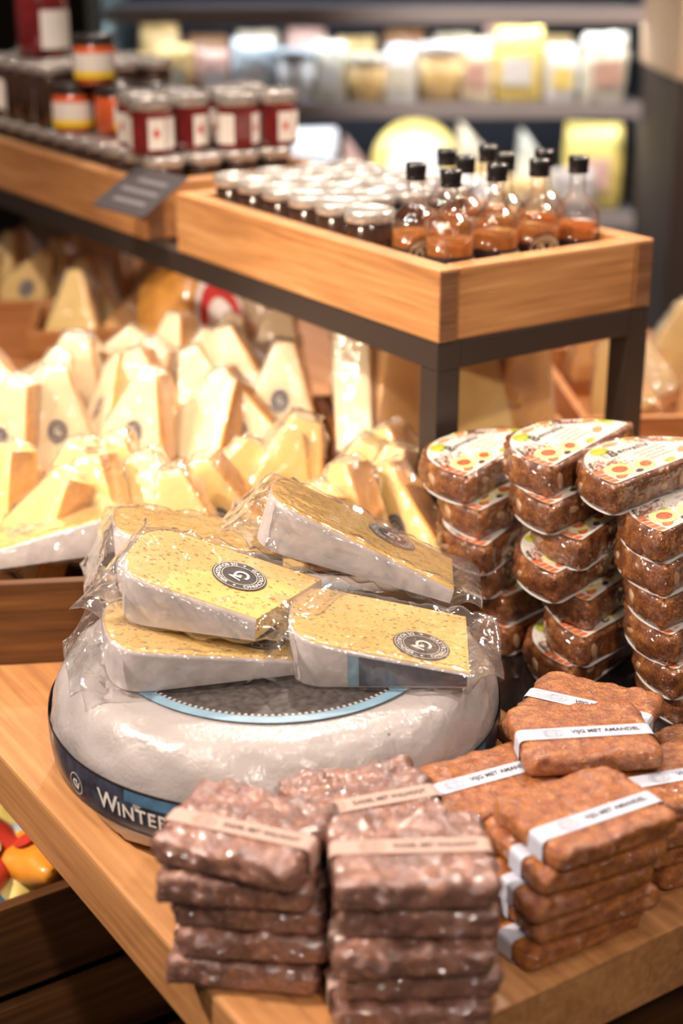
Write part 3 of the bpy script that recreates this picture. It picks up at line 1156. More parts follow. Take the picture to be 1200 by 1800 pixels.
def make_fig(seed, detailed):
    t = empty('fig_cake')
    link('pressed_fig', fig_body(seed), M['fig'], t, True)
    # white card underneath
    po = fig_outline(FR - .0015, .012)
    n = len(po)
    V = [(x, y, -.0009) for x, y in po] + [(x, y, .0003) for x, y in po]
    F = [tuple(range(n - 1, -1, -1)), tuple(range(n, 2 * n))] + [(i, (i + 1) % n, (i + 1) % n + n, i + n) for i in range(n)]
    link('backing_card', mesh(V, F), M['card'], t)
    rg = random.Random(seed)
    def almond(x, y, z, rz, ry):
        o = link('almond', ALM, None, t)
        o.location = (x, y, z)
        o.rotation_euler = (math.pi / 2, ry, rz)
    for k in range(rg.choice((1, 2, 3))):
        almond(rg.uniform(-.078, .02), .0006, rg.uniform(.008, .020), rg.uniform(-.1, .1), rg.uniform(-1.5, 1.5))
    a = rg.uniform(1.9, 2.95)
    almond((FR - .0012) * math.cos(a), (FR - .0012) * math.sin(a), rg.uniform(.010, .019), a + math.pi / 2, rg.uniform(-.6, .6))
    # printed label
    zl = FT + .0006
    pl = inset_pts(fig_outline(FR, .010), .0052)
    lab = link('label', mesh([(x, y, zl) for x, y in pl], [tuple(range(len(pl)))]), M['lab_white'], t)
    z1, z2, z3 = zl + .0002, zl + .0004, zl + .0006
    inside = lambda x, y: x * x + y * y < .0826 ** 2 and y > .0065
    # crumbs along the near end and the rim
    g = Geo()
    for k in range(220):
        x, y = rg.gauss(-.054, .016), rg.gauss(.043, .008)
        if inside(x, y): g.disc(x, y, rg.uniform(.0006, .0016), z1, 6)
    for k in range(120):
        an = R(rg.gauss(52, 13)); q = rg.uniform(.070, .0815)
        g.disc(q * math.cos(an), q * math.sin(an), rg.uniform(.0006, .0018), z1, 6)
    g.build('crumb_print', M['crumb'], lab)['kind'] = 'stuff'
    for a0, a1 in ((150, 157), (158.5, 163), (164, 169), (170, 174)):
        Geo().ring(0, 0, .0745, .0842, z1, 6, a0=a0, a1=a1).build('orange_border', M['fig_orange'], lab)
    def spot_print(name, mt, z, lst):
        for (x, y, r, sx, sy, ro) in lst:
            Geo().disc(x, y, r, z, 24, sx, sy, ro).build(name, M[mt], lab)
    spot_print('orange_leaf', 'fig_orange', z1, [(-.062, .0145, .0085, 1, .55, 15)])
    spot_print('green_fig', 'fig_green', z1, [(-.022, .0715, .0130, 1, .70, 15), (.074, .028, .011, .5, 1, 15), (.010, .0115, .009, 1, .45, 10), (-.036, .033, .006, 1, .7, 40)])
    spot_print('printed_almond', 'nut_brown', z2, [(.002, .078, .0105, 1, .38, -5), (.046, .022, .011, 1, .45, 15)])
    spot_print('fig_half', 'fig_lime', z2, [(-.0505, .0265, .0165, 1, .80, 10), (-.0195, .0200, .0150, 1, .66, 20), (.030, .075, .010, 1, .5, -25), (.066, .042, .010, 1, .5, -50)])
    spot_print('fig_seeds', 'fig_red', z3, [(-.0495, .0265, .0102, 1, .7, 10), (-.0175, .0200, .0092, 1, .6, 20), (.031, .075, .0065, 1, .5, -25), (.066, .042, .0072, 1, .5, -50)])
    spot_print('dark_print', 'olive', z1, [(-.037, .0125, .006, 1, .5, 10), (.045, .068, .006, 1, .5, -35)])
    Geo().text('B', .0210, -.0185, .0600, z2, -6, shear=.4).text('envallis', .0125, .0110, .0575, z2, -6, shear=.4, spacing=1.1, width=.044).ring(-.022, .0610, .0078, .0085, z2, 18, sx=1.2, sy=.55, a0=120, a1=330).build('lettering', M['black_print'], lab)
    Geo().arc_text('Nettogewicht', .0052, .0805, 143, 17, z2, inward=True).build('weight_lettering', M['black_print'], lab)
    g = Geo()
    for k in range(4):
        w_ = (.040, .044, .034, .040)[k]
        for q in range(7):
            x0 = -.002 + w_ * q / 7
            g.rect(x0, x0 + w_ / 7 * rg.uniform(.55, .85), .044 - k * .0065, .0462 - k * .0065, z2)
    g.build('small_print', M['print_pink'], lab)['kind'] = 'stuff'
    return t


mat_ = boxo('added_dark_mat', .835, 1.30, .815, 1.225, TZ + .0002, TZ + .0009, M['cap'])  # added to turn the table between the fig stacks black
tag(mat_, 'thin black mat added under the fig cakes to darken the gaps', 'mat')
fp = [make_fig(sd, True) for sd in (101, 202, 303, 404, 505)]
fig_used = [False] * 5
P0 = .0301
FIGS = []
def figs(stackname, lst, extra):
    n = len(lst)
    for i, (cx, cy, yaw) in enumerate(lst):               # top first
        lvl = n - 1 - i
        FIGS.append((cx, cy, lvl, yaw, stackname, i, n))
figs('left', [(.892, 1.119, 24), (.893, 1.098, 18), (.888, 1.080, 26), (.898, 1.085, 22), (.912, 1.078, 10), (.908, 1.068, 12)], 0)
figs('middle', [(.923, 1.030, 21), (.911, 1.014, 14), (.926, .985, 22), (.900, .990, 16), (.931, .975, 20), (.915, .962, 14), (.905, .968, 18)], 0)
figs('right', [(.941, .962, 10), (.948, .905, 12), (.950, .897, 18), (.943, .892, 8), (.942, .878, 15), (.940, .868, 10), (.952, .866, 14)], 0)
rg = random.Random(8)
for (kx, ky, lvl, yaw, sn, i, n) in FIGS:
    v = 0 if (sn, i) == ('middle', 0) else 1 if (sn, i) == ('right', 0) else 2 if (sn, i) == ('left', 0) else (i * 2 + (sn == 'right')) % 5
    o = fp[v] if not fig_used[v] else copy_tree(fp[v])
    fig_used[v] = True
    a = R(yaw)
    o.location = (kx + (FR - .003) * math.cos(a), ky + (FR - .003) * math.sin(a), TZ + .001 + lvl * P0)
    o.rotation_euler = (R(rg.uniform(-.3, .3)), R(rg.uniform(-.3, .3)), a)
    pos = 'topmost of the %s stack' % sn if i == 0 else 'bottom one of the %s stack' % sn if i == n - 1 else '%s from the top of the %s stack' % (ORD[i], sn)
    tag(o, 'half-round fig and almond cake, ' + pos, 'fig cake', 'stacked fig cakes')


# ------------------------------------------------------------------ fruit bars with paper bands
BL, BW, BH = .107, .086, .0225
def bar_mesh(seed, lump, band_y):
    st = []
    r = .007
    ks = [0, .0006, .002, .0042, .007]
    xs_ = [-BL / 2 + k for k in ks] + [-BL / 2 + .007 + (BL - .014) * k / 30 for k in range(1, 30)] + [BL / 2 - k for k in reversed(ks)]
    for x in xs_:
        d = min(x + BL / 2, BL / 2 - x)
        ins = 0 if d >= r else r - math.sqrt(max(0, r * r - (r - d) ** 2))
        st.append((x, 0, BH / 2, BW / 2 - ins, BH / 2 - ins * .8))
    V, F = sweep(st, 88, .006)
    me = mesh(V, F)
    na, nb, nc = Noise(seed, 22), Noise(seed + 1, 60), Noise(seed + 2, 120)
    def fn(P, N):
        att = np.clip((np.abs(P[:, 1] - band_y) - .0085) / .006, 0.05, 1)
        up = np.where(P[:, 2] < .004, .25, 1)
        d = lump * (.0011 * na(P) + .0008 * nb(P) + .0004 * nc(P)) * att * up
        return P + N * d[:, None]
    return displace(me, fn)


def make_bar(name, mat, paper, ink, faint, words, seed, lump, band_y):
    t = empty(name)
    link('pressed_fruit', bar_mesh(seed, lump, band_y), mat, t, True)
    # paper band running lengthwise around the bar
    hb = .0082
    ring = rrect(BL / 2 + .0013, BH / 2 + .0008, .0045, 84)
    V = []
    for (x, z) in ring:
        V += [(x, band_y - hb, BH / 2 + z), (x, band_y + hb, BH / 2 + z)]
    n = len(ring)
    bd = link('paper_band', mesh(V, [(2 * i, 2 * ((i + 1) % n), 2 * ((i + 1) % n) + 1, 2 * i + 1) for i in range(n)]), paper, t)
    zt = BH + .0013
    Geo().text(words, .0072, .0165, band_y, zt, 0, width=.056).build('lettering', ink, bd)
    g = Geo().ring(-.0275, band_y, .0058, .0062, zt, 28, sx=1.35).ring(-.0255, band_y, .0058, .0061, zt, 28, sx=1.35).ring(-.0275, band_y, .0030, .0034, zt, 20, sx=1.5)
    for q in (-.003, 0, .003):
        g.rect(-.033, -.022, band_y + q - .0002, band_y + q + .0002, zt)
    g.build('emblem_print', faint, bd)
    return t


DATE = [make_bar('date_bar', M['datebar'], M['pinkpaper'], M['black_print'], M['print_pink'], 'DADEL MET WALNOOT', s, 1.25, b) for s, b in ((71, -.012), (82, .0), (93, -.008))]
FIGB = [make_bar('fig_bar', M['figbar'], M['bluepaper'], M['black_print'], M['print_grey'], 'VIJG MET AMANDEL', s, .8, b) for s, b in ((17, -.008), (28, -.016), (39, .002))]
bar_used = {}
def bar(kind, var, x, y, z, yaw, label, pitch=0, roll=0):
    protos = DATE if kind == 'd' else FIGB
    p = protos[var]
    o = p if not bar_used.get((kind, var)) else copy_tree(p)
    bar_used[(kind, var)] = True
    o.location = (x, y, TZ + z)
    o.rotation_euler = rotm(yaw, pitch, roll)
    if kind == 'f': o.scale = (1, 1, .83)
    tag(o, label, 'fruit bar', 'date and walnut bars' if kind == 'd' else 'fig and almond bars')


S = .0238
# left stack of date bars (bottom first)
for k, (x, y, yw, v) in enumerate([(.452, .800, -42, 1), (.458, .797, -38, 0), (.457, .800, -40, 2), (.446, .799, -40, 1), (.4475, .7945, -54, 0)]):
    nm = ['bottom', 'second from the bottom', 'third from the bottom', 'second from the top', 'topmost'][k]
    bar('d', v, x, y, .0012 + k * S, yw, 'pink-banded date bar, %s in the leftmost stack' % nm)
# middle stack
for k, (x, y, yw, v) in enumerate([(.518, .702, -29, 2), (.526, .704, -32, 1), (.518, .700, -30, 0), (.527, .706, -33, 2), (.5225, .7055, -31, 1)]):
    nm = ['bottom', 'second from the bottom', 'third from the bottom', 'second from the top', 'topmost'][k]
    bar('d', v, x, y, .0012 + k * S, yw, 'pink-banded date bar, %s in the frontmost stack at the table edge' % nm)
# stack behind
for k, (x, y, yw, v) in enumerate([(.546, .800, -14, 1), (.551, .798, -20, 0), (.547, .802, -12, 2), (.5505, .8035, -15, 0)]):
    nm = ['bottom', 'second from the bottom', 'second from the top', 'topmost'][k]
    bar('d', v, x, y, .0012 + k * S * 1.07, yw, 'pink-banded date bar, %s in the stack touching the cheese wheel' % nm)
SF = .0194
# front stack of fig bars
for k, (x, y, yw, v) in enumerate([(.656, .712, -1, 1), (.668, .708, -7, 2), (.662, .7095, -3, 0), (.672, .708, -8, 0), (.678, .7055, -4, 1)]):
    nm = ['bottom', 'second from the bottom', 'third from the bottom', 'second from the top', 'topmost'][k]
    bar('f', v, x, y, .0012 + k * SF, yw, 'blue-banded fig bar, %s in the stack at the right front' % nm)
# bars beside and behind
for k, (x, y, yw, v) in enumerate([(.668, .806, -8, 0), (.664, .803, -12, 1), (.668, .803, -6, 0), (.661, .7985, -7, 2)]):
    nm = ['bottom', 'second from the bottom', 'second from the top', 'topmost'][k]
    bar('f', v, x, y, .0012 + k * SF, yw, 'blue-banded fig bar, %s in the pile between wheel and right front stack' % nm)
for k, (x, y, yw, v) in enumerate([(.795, .846, -10, 1), (.800, .842, -16, 2), (.796, .845, -8, 0), (.8145, .8480, -60, 0), (.754, .792, -27, 0)]):
    nm = ['bottom bar of the pile under the crosswise one', 'second bar of the pile under the crosswise one', 'third bar of the pile under the crosswise one', 'turned crosswise under the top bar',
          'lying on top, its band lettering clearly readable'][k]
    bar('f', v, x, y, .0012 + k * SF, yw, 'blue-banded fig bar, ' + nm)
for k, (x, y, yw, v) in enumerate([(.810, .722, -10, 1), (.803, .724, -14, 2), (.806, .721, -10, 1), (.8015, .7245, -16, 0)]):
    nm = ['bottom', 'second from the bottom', 'second from the top', 'topmost'][k]
    bar('f', v, x, y, .0012 + k * SF, yw, 'blue-banded fig bar, %s of the pile at the right edge' % nm)
bar('f', 1, .921, .778, .0012, -20, 'blue-banded fig bar lowest at the far right before the fig cakes')
bar('f', 2, .916, .782, .0012 + SF, -12, 'blue-banded fig bar uppermost at the far right before the fig cakes')


# ------------------------------------------------------------------ crates of wrapped cheese behind the wheel
def make_crate(name, loc, yaw, Wd, Dp, Hh, label, mat='crate', th=.012, dividers=0, group='wooden cheese crates'):
    t = empty(name, loc, (0, 0, R(yaw)), label, 'crate', group)
    boxo('front_board', 0, Wd, 0, th, .0005, Hh, M[mat], t, .0015)
    boxo('back_board', 0, Wd, Dp - th, Dp, .0005, Hh, M[mat], t, .0015)
    for x in (0, Wd - th):
        boxo('side_board', x, x + th, th + .0002, Dp - th - .0002, .0005, Hh, M[mat], t, .0015)
    boxo('base_board', th, Wd - th, th, Dp - th, .0005, .008, M[mat], t)
    for k in range(dividers):
        x = Wd * (k + 1) / (dividers + 1)
        boxo('divider', x - th / 2, x + th / 2, th + .0002, Dp - th - .0002, .008, Hh - .004, M[mat], t, .0015)
    return t


def make_standing(name, paste, rindm, Wb, Hh, T, with_label, seed, blunt=.022, dk='label_dk'):
    """sector of a wheel standing on its rind: narrow edge up"""
    t = empty(name)
    hw = Wb / 2
    out = [(-hw, .004), (-hw + .006, 0), (hw - .006, 0), (hw, .004), (blunt / 2, Hh), (-blunt / 2, Hh)]
    n = len(out)
    V = [(x, -T / 2, z) for x, z in out] + [(x, T / 2, z) for x, z in out]
    F = [tuple(range(n)), tuple(range(2 * n - 1, n - 1, -1))] + [(i, i + n, (i + 1) % n + n, (i + 1) % n) for i in range(n)]
    link('paste', fix_normals(mesh(V, F)), M[paste], t)
    # rind on the right slanting side
    a, b = Vector((hw, 0, .004)), Vector((blunt / 2, 0, Hh))
    nrm = Vector((b.z - a.z, 0, a.x - b.x)).normalized() * .0025
    V = []
    for p in (a, b):
        for q in (0, 1):
            for s in (-1, 1):
                c = p + nrm * q
                V.append((c.x, s * (T / 2 - .0003), c.z))
    F = [(0, 1, 5, 4), (2, 6, 7, 3), (0, 4, 6, 2), (1, 3, 7, 5), (0, 2, 3, 1), (4, 5, 7, 6)]
    link('rind', fix_normals(mesh(V, F)), M[rindm], t)
    if with_label:
        V = [(.0125 * math.cos(q * math.pi / 10), -T / 2 - .0006, Hh * .38 + .016 * math.sin(q * math.pi / 10)) for q in range(20)]
        lb = link('label', mesh(V, [tuple(range(20))]), M[dk], t)
        g = Geo().ring(0, 0, .0150, .0156, .0009, 20).ring(0, 0, .0100, .0105, .0009, 20).text('G', .012, -.0015, .001, .0009).text('V', .010, .003, -.002, .0009)
        g.warp(lambda x, y, z: (x * .78, -T / 2 - z, Hh * .38 + y)).build('lettering', M['white_print'], lb)
    # film
    st = []
    for k in range(15):
        s = k / 14
        z = -.003 + (Hh + .010) * s
        wz = hw + (blunt / 2 - hw) * min(1, max(0, z / Hh)) + .003
        th_ = T / 2 + .002 if z < Hh else max(.0012, (T / 2 + .002) * max(0, 1 - (z - Hh) / .008) ** 1.3)
        st.append((z, 0, 0, wz, th_))
    V, F = sweep(st, 28, .004)
    V = [(y, zz, x) for (x, y, zz) in V]
    me = fix_normals(mesh(V, F))
    nn = Noise(seed, 30)
    displace(me, lambda P, N: P + N * (np.abs(nn(P)) * .0022)[:, None])
    link('film', me, M['film_bg'], t, True)
    return t


STD = [make_standing('cheese_piece', 'paste_plain', 'orange_rind', .105, .120, .034, True, 1), make_standing('cheese_piece', 'paste_yellow', 'orange_rind', .095, .115, .036, False, 2),
       make_standing('cheese_piece', 'paste_plain', 'orange_rind', .110, .115, .040, False, 3, blunt=.035), make_standing('cheese_piece', 'paste_orange', 'orange_rind', .070, .130, .042, False, 4, blunt=.04),
       make_standing('cheese_piece', 'paste_yellow', 'orange_rind', .100, .112, .036, True, 5)]
STN = ['oval-labelled cream wedge', 'amber-rinded yellow wedge', 'amber-rinded cream wedge', 'blunt orange wedge', 'oval-labelled yellow wedge']
std_used = {}
def piece(v, loc, rot, label, group):
    o = STD[v] if not std_used.get(v) else copy_tree(STD[v])
    std_used[v] = True
    o.location = loc
    o.rotation_euler = rot
    tag(o, label, 'cheese', group)


yawA = -27
def crate_pt(o, yaw, x, y):
    c, s = math.cos(R(yaw)), math.sin(R(yaw))
    return (o[0] + c * x - s * y, o[1] + s * x + c * y)


rg = random.Random(21)
def fill(origin, yaw, zb, cols, rows, x0, dx, y0, dy, mix, lean, name, skip=()):
    for r_ in range(rows):
        for c_ in range(cols):
            if (r_, c_) in skip: continue
            x = x0 + dx * c_ + rg.uniform(-.008, .008) + (dx / 2 if r_ % 2 else 0)
            y = y0 + dy * r_ + rg.uniform(-.006, .006)
            px, py = crate_pt(origin, yaw, x, y)
            v = rg.choice(mix)
            piece(v, (px, py, zb + .001), (R(lean + rg.uniform(-12, 12)), R(rg.uniform(-28, 36)), R(yaw + rg.uniform(-62, 8))),
                  '%s, %s row, %s from left, in %s' % (STN[v], ORD[r_], ORD[c_], name), 'wrapped cheese in ' + name)


oA = (.385, 1.382)
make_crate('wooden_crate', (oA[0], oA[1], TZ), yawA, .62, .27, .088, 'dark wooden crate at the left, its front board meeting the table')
fill(oA, yawA, TZ + .045, 7, 3, .075, .078, .095, .062, (0, 1, 1, 4, 4), -16, 'the front crate', skip=((0, 0), (0, 1), (0, 2)))
oB = (.532, 1.652)
make_crate('wooden_crate', (oB[0], oB[1], TZ), yawA, .41, .42, .098, 'warm brown crate behind the front crate, packed with bright wedges', 'crate2')
fill(oB, yawA, TZ + .075, 5, 4, .06, .078, .06, .090, (0, 0, 2, 2, 0), -22, 'the bright middle crate')
oC = (.86, 2.17)
make_crate('wooden_crate', (oC[0], oC[1], TZ), yawA, .40, .20, .105, 'warm brown crate under the far end of the stand', 'crate2')
fill(oC, yawA, TZ + .07, 4, 2, .06, .088, .06, .085, (1, 2, 3, 1), -20, 'the far crate')
oG = (.80, 2.46)
make_crate('wooden_crate', (oG[0], oG[1], TZ), yawA, .42, .26, .10, 'farthest crate at the back of the table', 'crate2')
fill(oG, yawA, TZ + .07, 5, 2, .06, .075, .07, .09, (1, 2, 4, 1), -20, 'the farthest crate')
oD = (.985, 1.470)
make_crate('wooden_crate', (oD[0], oD[1], TZ), -22, .30, .25, .088, 'crate under the front tray holding large pale and orange pieces', 'crate2')
for k, (x, y, v, sc, rz, ln) in enumerate([(.045, .085, 0, 1.35, 62, -10), (.075, .05, 3, 1.25, 5, -8), (.165, .060, 1, 1.3, -8, -12), (.235, .070, 3, 1.2, 10, -10), (.10, .15, 2, 1.25, 30, -15), (.19, .17, 2, 1.3, -20, -12)]):
    px, py = crate_pt(oD, -22, x, y)
    piece(v, (px, py, TZ + .070 if k else TZ + .075), (R(ln), R(4), R(-22 + rz)), 'large %s, %s piece in the crate under the front tray' % (STN[v], ORD[k]), 'large pieces under the front tray')
    ob = [o for o in bpy.data.objects if o.get('label', '').endswith('%s piece in the crate under the front tray' % ORD[k])][0]
    ob.scale = (sc, sc, sc)
make_crate('wooden_crate', (1.315, 1.42, TZ), -30, .50, .36, .088, 'crate of pale wedges seen through the right end of the stand', 'crate2')
fill((1.315, 1.42), -30, TZ + .06, 4, 3, .07, .115, .07, .095, (2, 3, 1, 0), -24, 'the crate right of the stand')

# lone pieces near the wheel
lw = make_wedge('cheese_wedge', 'yellow wedge lying on the front crate rim with an oval label', .165, .095, .040, .014, 91, lab_at=(.60, -.15))
lw.location = (.560, 1.402, TZ + .080); lw.rotation_euler = rotm(158, 4, 10)
lw['group'] = 'wrapped cheese in the front crate'
o = STD[4] if not std_used.get(4) else copy_tree(STD[4])
std_used[4] = True
o.location = (.835, 1.425, TZ + .020); o.rotation_euler = (R(-14), R(20), R(-30)); o.scale = (1.35,) * 3
tag(o, 'tall yellow wedge propped behind the bagged wedges', 'cheese', 'wrapped cheese in the front crate')

# upright cut wheel with a red label, and a grey-white packet
cw = empty('upright_round_cheese', (1.046, 1.968, TZ + .1205), (R(72), R(0), R(36)), 'upright amber cheese wheel with a red and white label under the stand', 'cheese')
link('amber_rind', lathe([(0, -.045), (.085, -.045), (.105, -.035), (.112, 0), (.105, .035), (.085, .045), (0, .045)], 64), M['orange_rind'], cw, True)
lb = link('label', lathe([(0, .0465), (.080, .0465)], 48, True), M['white_print'], cw)
Geo().ring(0, 0, .045, .068, .0472, 48).build('red_ring', M['red_pr'], lb)
pkx = empty('paper_packet', (.985, 1.735, TZ + .10), (R(8), R(14), R(-40)), 'grey-white wrapped packet lying on the middle crate rim', 'cheese')
st = [(x, 0, .02, max(.004, .062 * math.sin(math.pi * min(1, max(0.02, (x + .09) / .18))) ** .35), max(.002, .02 * math.sin(math.pi * (x + .09) / .18) ** .5)) for x in np.linspace(-.0899, .0899, 24)]
V, F = sweep(st, 40, .006)
me = mesh(V, F)
nn = Noise(77, 24)
displace(me, lambda P, N: P + N * (nn(P) * .002)[:, None])
link('wrapping', me, plain('grey_wrap', (.62, .58, .57), .35, coat=.5), pkx, True)
boxo('label', -.03, .02, -.02, .02, .0405, .0425, M['pk_blue'], pkx)

# ------------------------------------------------------------------ crates under the table, with bright packets
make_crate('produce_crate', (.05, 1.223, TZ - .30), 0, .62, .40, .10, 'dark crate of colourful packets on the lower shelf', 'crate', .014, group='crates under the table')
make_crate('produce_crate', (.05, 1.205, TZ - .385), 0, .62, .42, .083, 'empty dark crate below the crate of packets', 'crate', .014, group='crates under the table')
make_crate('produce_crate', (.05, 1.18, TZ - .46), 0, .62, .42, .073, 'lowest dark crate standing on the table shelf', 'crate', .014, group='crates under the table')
PKT = [('red', (.44, 1.345), 30, 'pk_red'), ('orange', (.49, 1.32), -70, 'pk_orange'), ('bright red', (.565, 1.315), 60, 'pk_red'), ('sky blue', (.425, 1.325), 85, 'pk_sky'), ('yellow', (.465, 1.345), 80, 'pk_yellow'),
       ('deep red', (.54, 1.36), 10, 'pk_red'), ('pale blue', (.50, 1.335), 75, 'pk_blue'), ('amber', (.40, 1.37), -40, 'pk_orange'), ('golden', (.46, 1.42), 20, 'pk_yellow'), ('scarlet', (.37, 1.335), 60, 'pk_red')]


def pouch(w_, h_, t_, seed, n=18):
    st = []
    for k in range(n + 1):
        s = k / n
        e = math.sin(math.pi * min(max(s, .012), .988)) ** .45
        st.append((-h_ / 2 + h_ * s, 0, 0, w_ / 2 * (.93 + .07 * e), max(.0015, t_ / 2 * e)))
    V, F = sweep(st, 32, t_ * .45)
    me = mesh(V, F)
    nn = Noise(seed, 30)
    displace(me, lambda P, N: P + N * (nn(P) * .0016)[:, None])
    me.polygons.foreach_set('use_smooth', [True] * len(me.polygons))
    return me


for k, (nm, (x, y), rz, mt) in enumerate(PKT):
    p = empty('snack_packet', (x, y, TZ - (.222 if nm in ('red', 'orange', 'bright red') else .245)), (R(rg.uniform(-25, 25)), R(rg.uniform(-30, 10)), R(rz)), '%s snack packet in the crate under the table' % nm, 'packet', 'packets under the table')
    link('pouch', pouch(.075, .115, .045, 300 + k), M[mt], p)
    Geo().disc(0, 0, .014, .0242, 18).build('print_patch', M[('pk_yellow', 'pk_red', 'pk_orange')[k % 3]], p)

# ------------------------------------------------------------------ refrigerated wall behind
FRD = 4.2
cool = empty('cooler_cabinet', place_back(FRD, 0), (0, 0, FA - R(90)), 'dark refrigerated wall cabinet with lit shelves of cheese', 'cooler')
cx0, cx1, cd = -.62, .815, .50
boxo('back_panel', cx0, cx1, cd, cd + .04, .1, 2.2, M['fr_dark'], cool)
boxo('side_panel', cx0 - .04, cx0, -.02, cd + .04, 0, 2.2, plain('cooler_glass_side', (.30, .42, .44), .2), cool)
boxo('side_panel', cx1, cx1 + .03, -.02, cd + .04, 0, 2.2, M['fr_dark'], cool)
boxo('plinth', cx0, cx1, .02, cd, 0, .25, M['fr_dark'], cool)
boxo('top_panel', cx0, cx1, 0, cd, 2.15, 2.2, M['fr_dark'], cool)
SHZ = [TZ - .07, TZ + .225, TZ + .468, TZ + .75]
for z in SHZ:
    sh = boxo('shelf', cx0 + .002, cx1 - .002, .03, cd, z - .02, z, M['fr_shelf'], cool)
    boxo('price_rail', cx0 + .002, cx1 - .002, .005, .03, z - .032, z + .006, M['fr_rail'], sh)
    boxo('led_strip', cx0 + .02, cx1 - .02, .035, .055, z - .028, z - .0205, M['led'], sh)


def cooler_item(kind, x, z, w_, h_, mt, label, y=.10, mt2='pk_white', rz=0):
    loc = cool.matrix_basis @ Vector((x, y, z))
    t = empty(kind, loc, (0, 0, FA - R(90) + R(rz)), label, 'cheese' if kind in ('round_cheese', 'cheese_portion') else 'package', 'goods in the cooler')
    if kind == 'cheese_packet':
        o = link('pouch', pouch(w_, h_, min(w_, h_) * .5, int(abs(x) * 1000) + int(z * 100)), M[mt], t)
        o.rotation_euler = (0, R(-90), R(90)); o.location = (0, 0, h_ / 2)
        q = link('print_patch', mesh([(-w_ * .3, 0, h_ * .25), (w_ * .3, 0, h_ * .25), (w_ * .3, 0, h_ * .62), (-w_ * .3, 0, h_ * .62)], [(0, 1, 2, 3)]), M[mt2], t)
        q.location = (0, -min(w_, h_) * .25 - .004, 0)
    elif kind == 'cheese_tub':
        link('tub', lathe([(0, 0), (w_ * .42, 0), (w_ * .48, h_ * .8)], 32), M[mt], t, True)
        link('lid', lathe([(w_ * .5, h_ * .8), (w_ * .5, h_ * .97), (w_ * .47, h_), (0, h_)], 32), M[mt2], t, True)
    elif kind == 'round_cheese':
        o = link('rind', lathe([(0, -.04), (w_ * .44, -.04), (w_ * .5, -.02), (w_ * .5, .02), (w_ * .44, .04), (0, .04)], 56), M[mt], t, True)
        o.rotation_euler = (R(78), 0, 0); o.location = (0, 0, h_ / 2)
        q = link('label', lathe([(0, .042), (w_ * .30, .042)], 40, True), M[mt2], t)
        q.rotation_euler = (R(78), 0, 0); q.location = (0, 0, h_ / 2)
    else:
        out = [(-w_ / 2, 0), (w_ / 2, 0), (w_ / 2, h_ * .22), (-w_ / 2 + .02, h_)]
        V = [(a, -.03, b) for a, b in out] + [(a, .03, b) for a, b in out]
        link('paste', fix_normals(mesh(V, [(0, 1, 2, 3), (7, 6, 5, 4)] + [(i, (i + 1) % 4, (i + 1) % 4 + 4, i + 4) for i in range(4)])), M[mt], t)
        Geo().rect(-w_ * .35, -.0, h_ * .2, h_ * .55).warp(lambda a, b, c: (a, -.0312, b)).build('label', M[mt2], t)


z1 = SHZ[1] + .001
UP = [('cheese_packet', -.555, .10, .125, 'pk_gold', 'pk_cream'), ('cheese_packet', -.45, .11, .150, 'pk_gold', 'pk_pale'), ('cheese_packet', -.345, .10, .135, 'pk_pink', 'pk_white'), ('cheese_packet', -.235, .12, .165, 'pk_blue', 'pk_white'),
      ('cheese_tub', -.125, .11, .14, 'pk_white', 'pk_blue'), ('cheese_packet', -.03, .09, .160, 'pk_pale', 'pk_white'), ('cheese_tub', .07, .11, .125, 'pk_gold', 'pk_pale'), ('cheese_packet', .16, .085, .150, 'pk_white', 'pk_pale'),
      ('cheese_tub', .265, .12, .155, 'pk_gold', 'pk_white'), ('cheese_packet', .365, .09, .165, 'pk_cream', 'pk_pink'), ('cheese_packet', .475, .13, .195, 'pk_yellow', 'pk_white'), ('cheese_packet', .59, .09, .150, 'pk_white', 'pk_yellow'),
      ('cheese_packet', .705, .13, .180, 'pk_pale', 'pk_pink')]
for k, (kd, x, w_, h_, a, b) in enumerate(UP):
    cooler_item(kd, x, z1, w_, h_, a, '%s item from the left on the cooler shelf behind the jars' % ORD[k].capitalize(), .085, b, rg.uniform(-12, 12))
z0 = SHZ[0] + .001
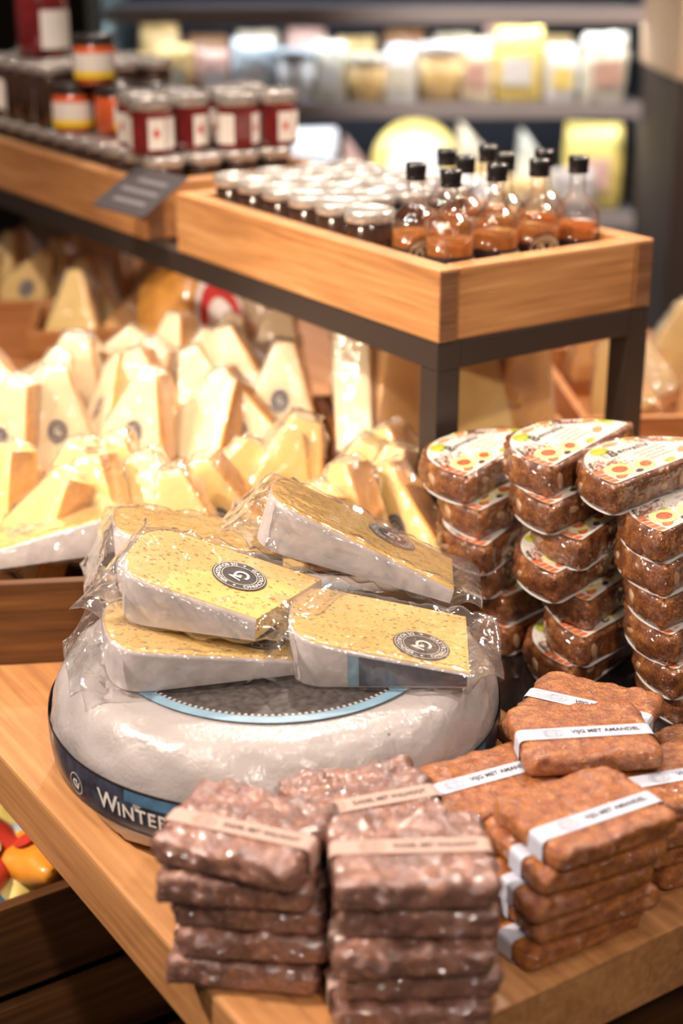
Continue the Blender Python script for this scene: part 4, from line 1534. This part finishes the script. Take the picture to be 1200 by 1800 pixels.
LO = [('cheese_packet', -.50, .12, .15, 'pk_pale', 'pk_white', 'pale packet'), ('cheese_packet', -.36, .12, .16, 'pk_blue', 'pk_white', 'blue packet'), ('cheese_packet', -.22, .12, .20, 'pk_white', 'pk_gold', 'white packet with a gold patch'), ('cheese_packet', -.08, .14, .22, 'pk_white', 'pk_blue', 'tall white packet'),
      ('cheese_portion', .055, .13, .20, 'pk_pink', 'pk_white', 'pinkish wedge'), ('round_cheese', .205, .245, .245, 'pk_yellow', 'pk_white', 'upright yellow cheese wheel'), ('cheese_portion', .40, .19, .24, 'pk_cream', 'pk_gold', 'large cream wedge'), ('cheese_portion', .555, .16, .22, 'pk_pale', 'pk_white', 'pale wedge with white label'),
      ('cheese_packet', .70, .17, .235, 'pk_yellow', 'pk_pink', 'tall yellow packet')]
for kd, x, w_, h_, a, b, nm in LO:
    cooler_item(kd, x, z0, w_, h_, a, '%s on the lower cooler shelf' % nm.capitalize(), .14, b, rg.uniform(-14, 14))
for k, (x, w_, h_, a, b, nm) in enumerate([(.10, .13, .12, 'pk_white', 'pk_gold', 'white packet before the pink wedge'), (.33, .15, .10, 'pk_white', 'pk_blue', 'low white packet before the yellow wheel'), (.50, .14, .10, 'pk_gold', 'pk_cream', 'low gold packet before the cream wedge'), (.64, .12, .12, 'pk_grey', 'pk_white', 'grey packet at the right front')]):
    cooler_item('cheese_packet', x, z0, w_, h_, a, '%s on the lower cooler shelf' % nm.capitalize(), .055, b, 0)
for k in range(9):
    cooler_item('cheese_packet', -.50 + k * .135, z1, .115, .15 + .05 * rg.random(), ('pk_gold', 'pk_brown', 'pk_cream', 'pk_pink')[k % 4], '%s packet from the left in the second row of the upper cooler shelf' % ORD[k].capitalize(), .20, ('pk_cream', 'pk_gold', 'pk_white')[k % 3], rg.uniform(-10, 10))
# warm baskets left of the cooler
bsk = empty('bread_basket', place_back(3.8, -.665), (0, 0, FA - R(90)), 'golden brown basket of loaves left of the cooler', 'basket')
link('basket', lathe([(0, 0), (.09, 0), (.125, TZ + .25), (.12, TZ + .25), (.115, TZ + .23), (0, TZ + .23)], 32), M['pk_brown'], bsk, True)
for k, (x, y, z) in enumerate(((-.05, -.02, .275), (.05, -.03, .275), (0, .06, .28), (.01, -.01, .345))):
    p = empty('bread_loaf', bsk.matrix_basis @ Vector((x, y, TZ + z)), (0, 0, R(40 * k)), 'golden loaf in the basket left of the cooler, %s' % ('left', 'right', 'rear', 'topmost')[k], 'bread', 'loaves in the basket')
    link('crust', pouch(.085, .14, .075, 500 + k), M['pk_gold'], p)
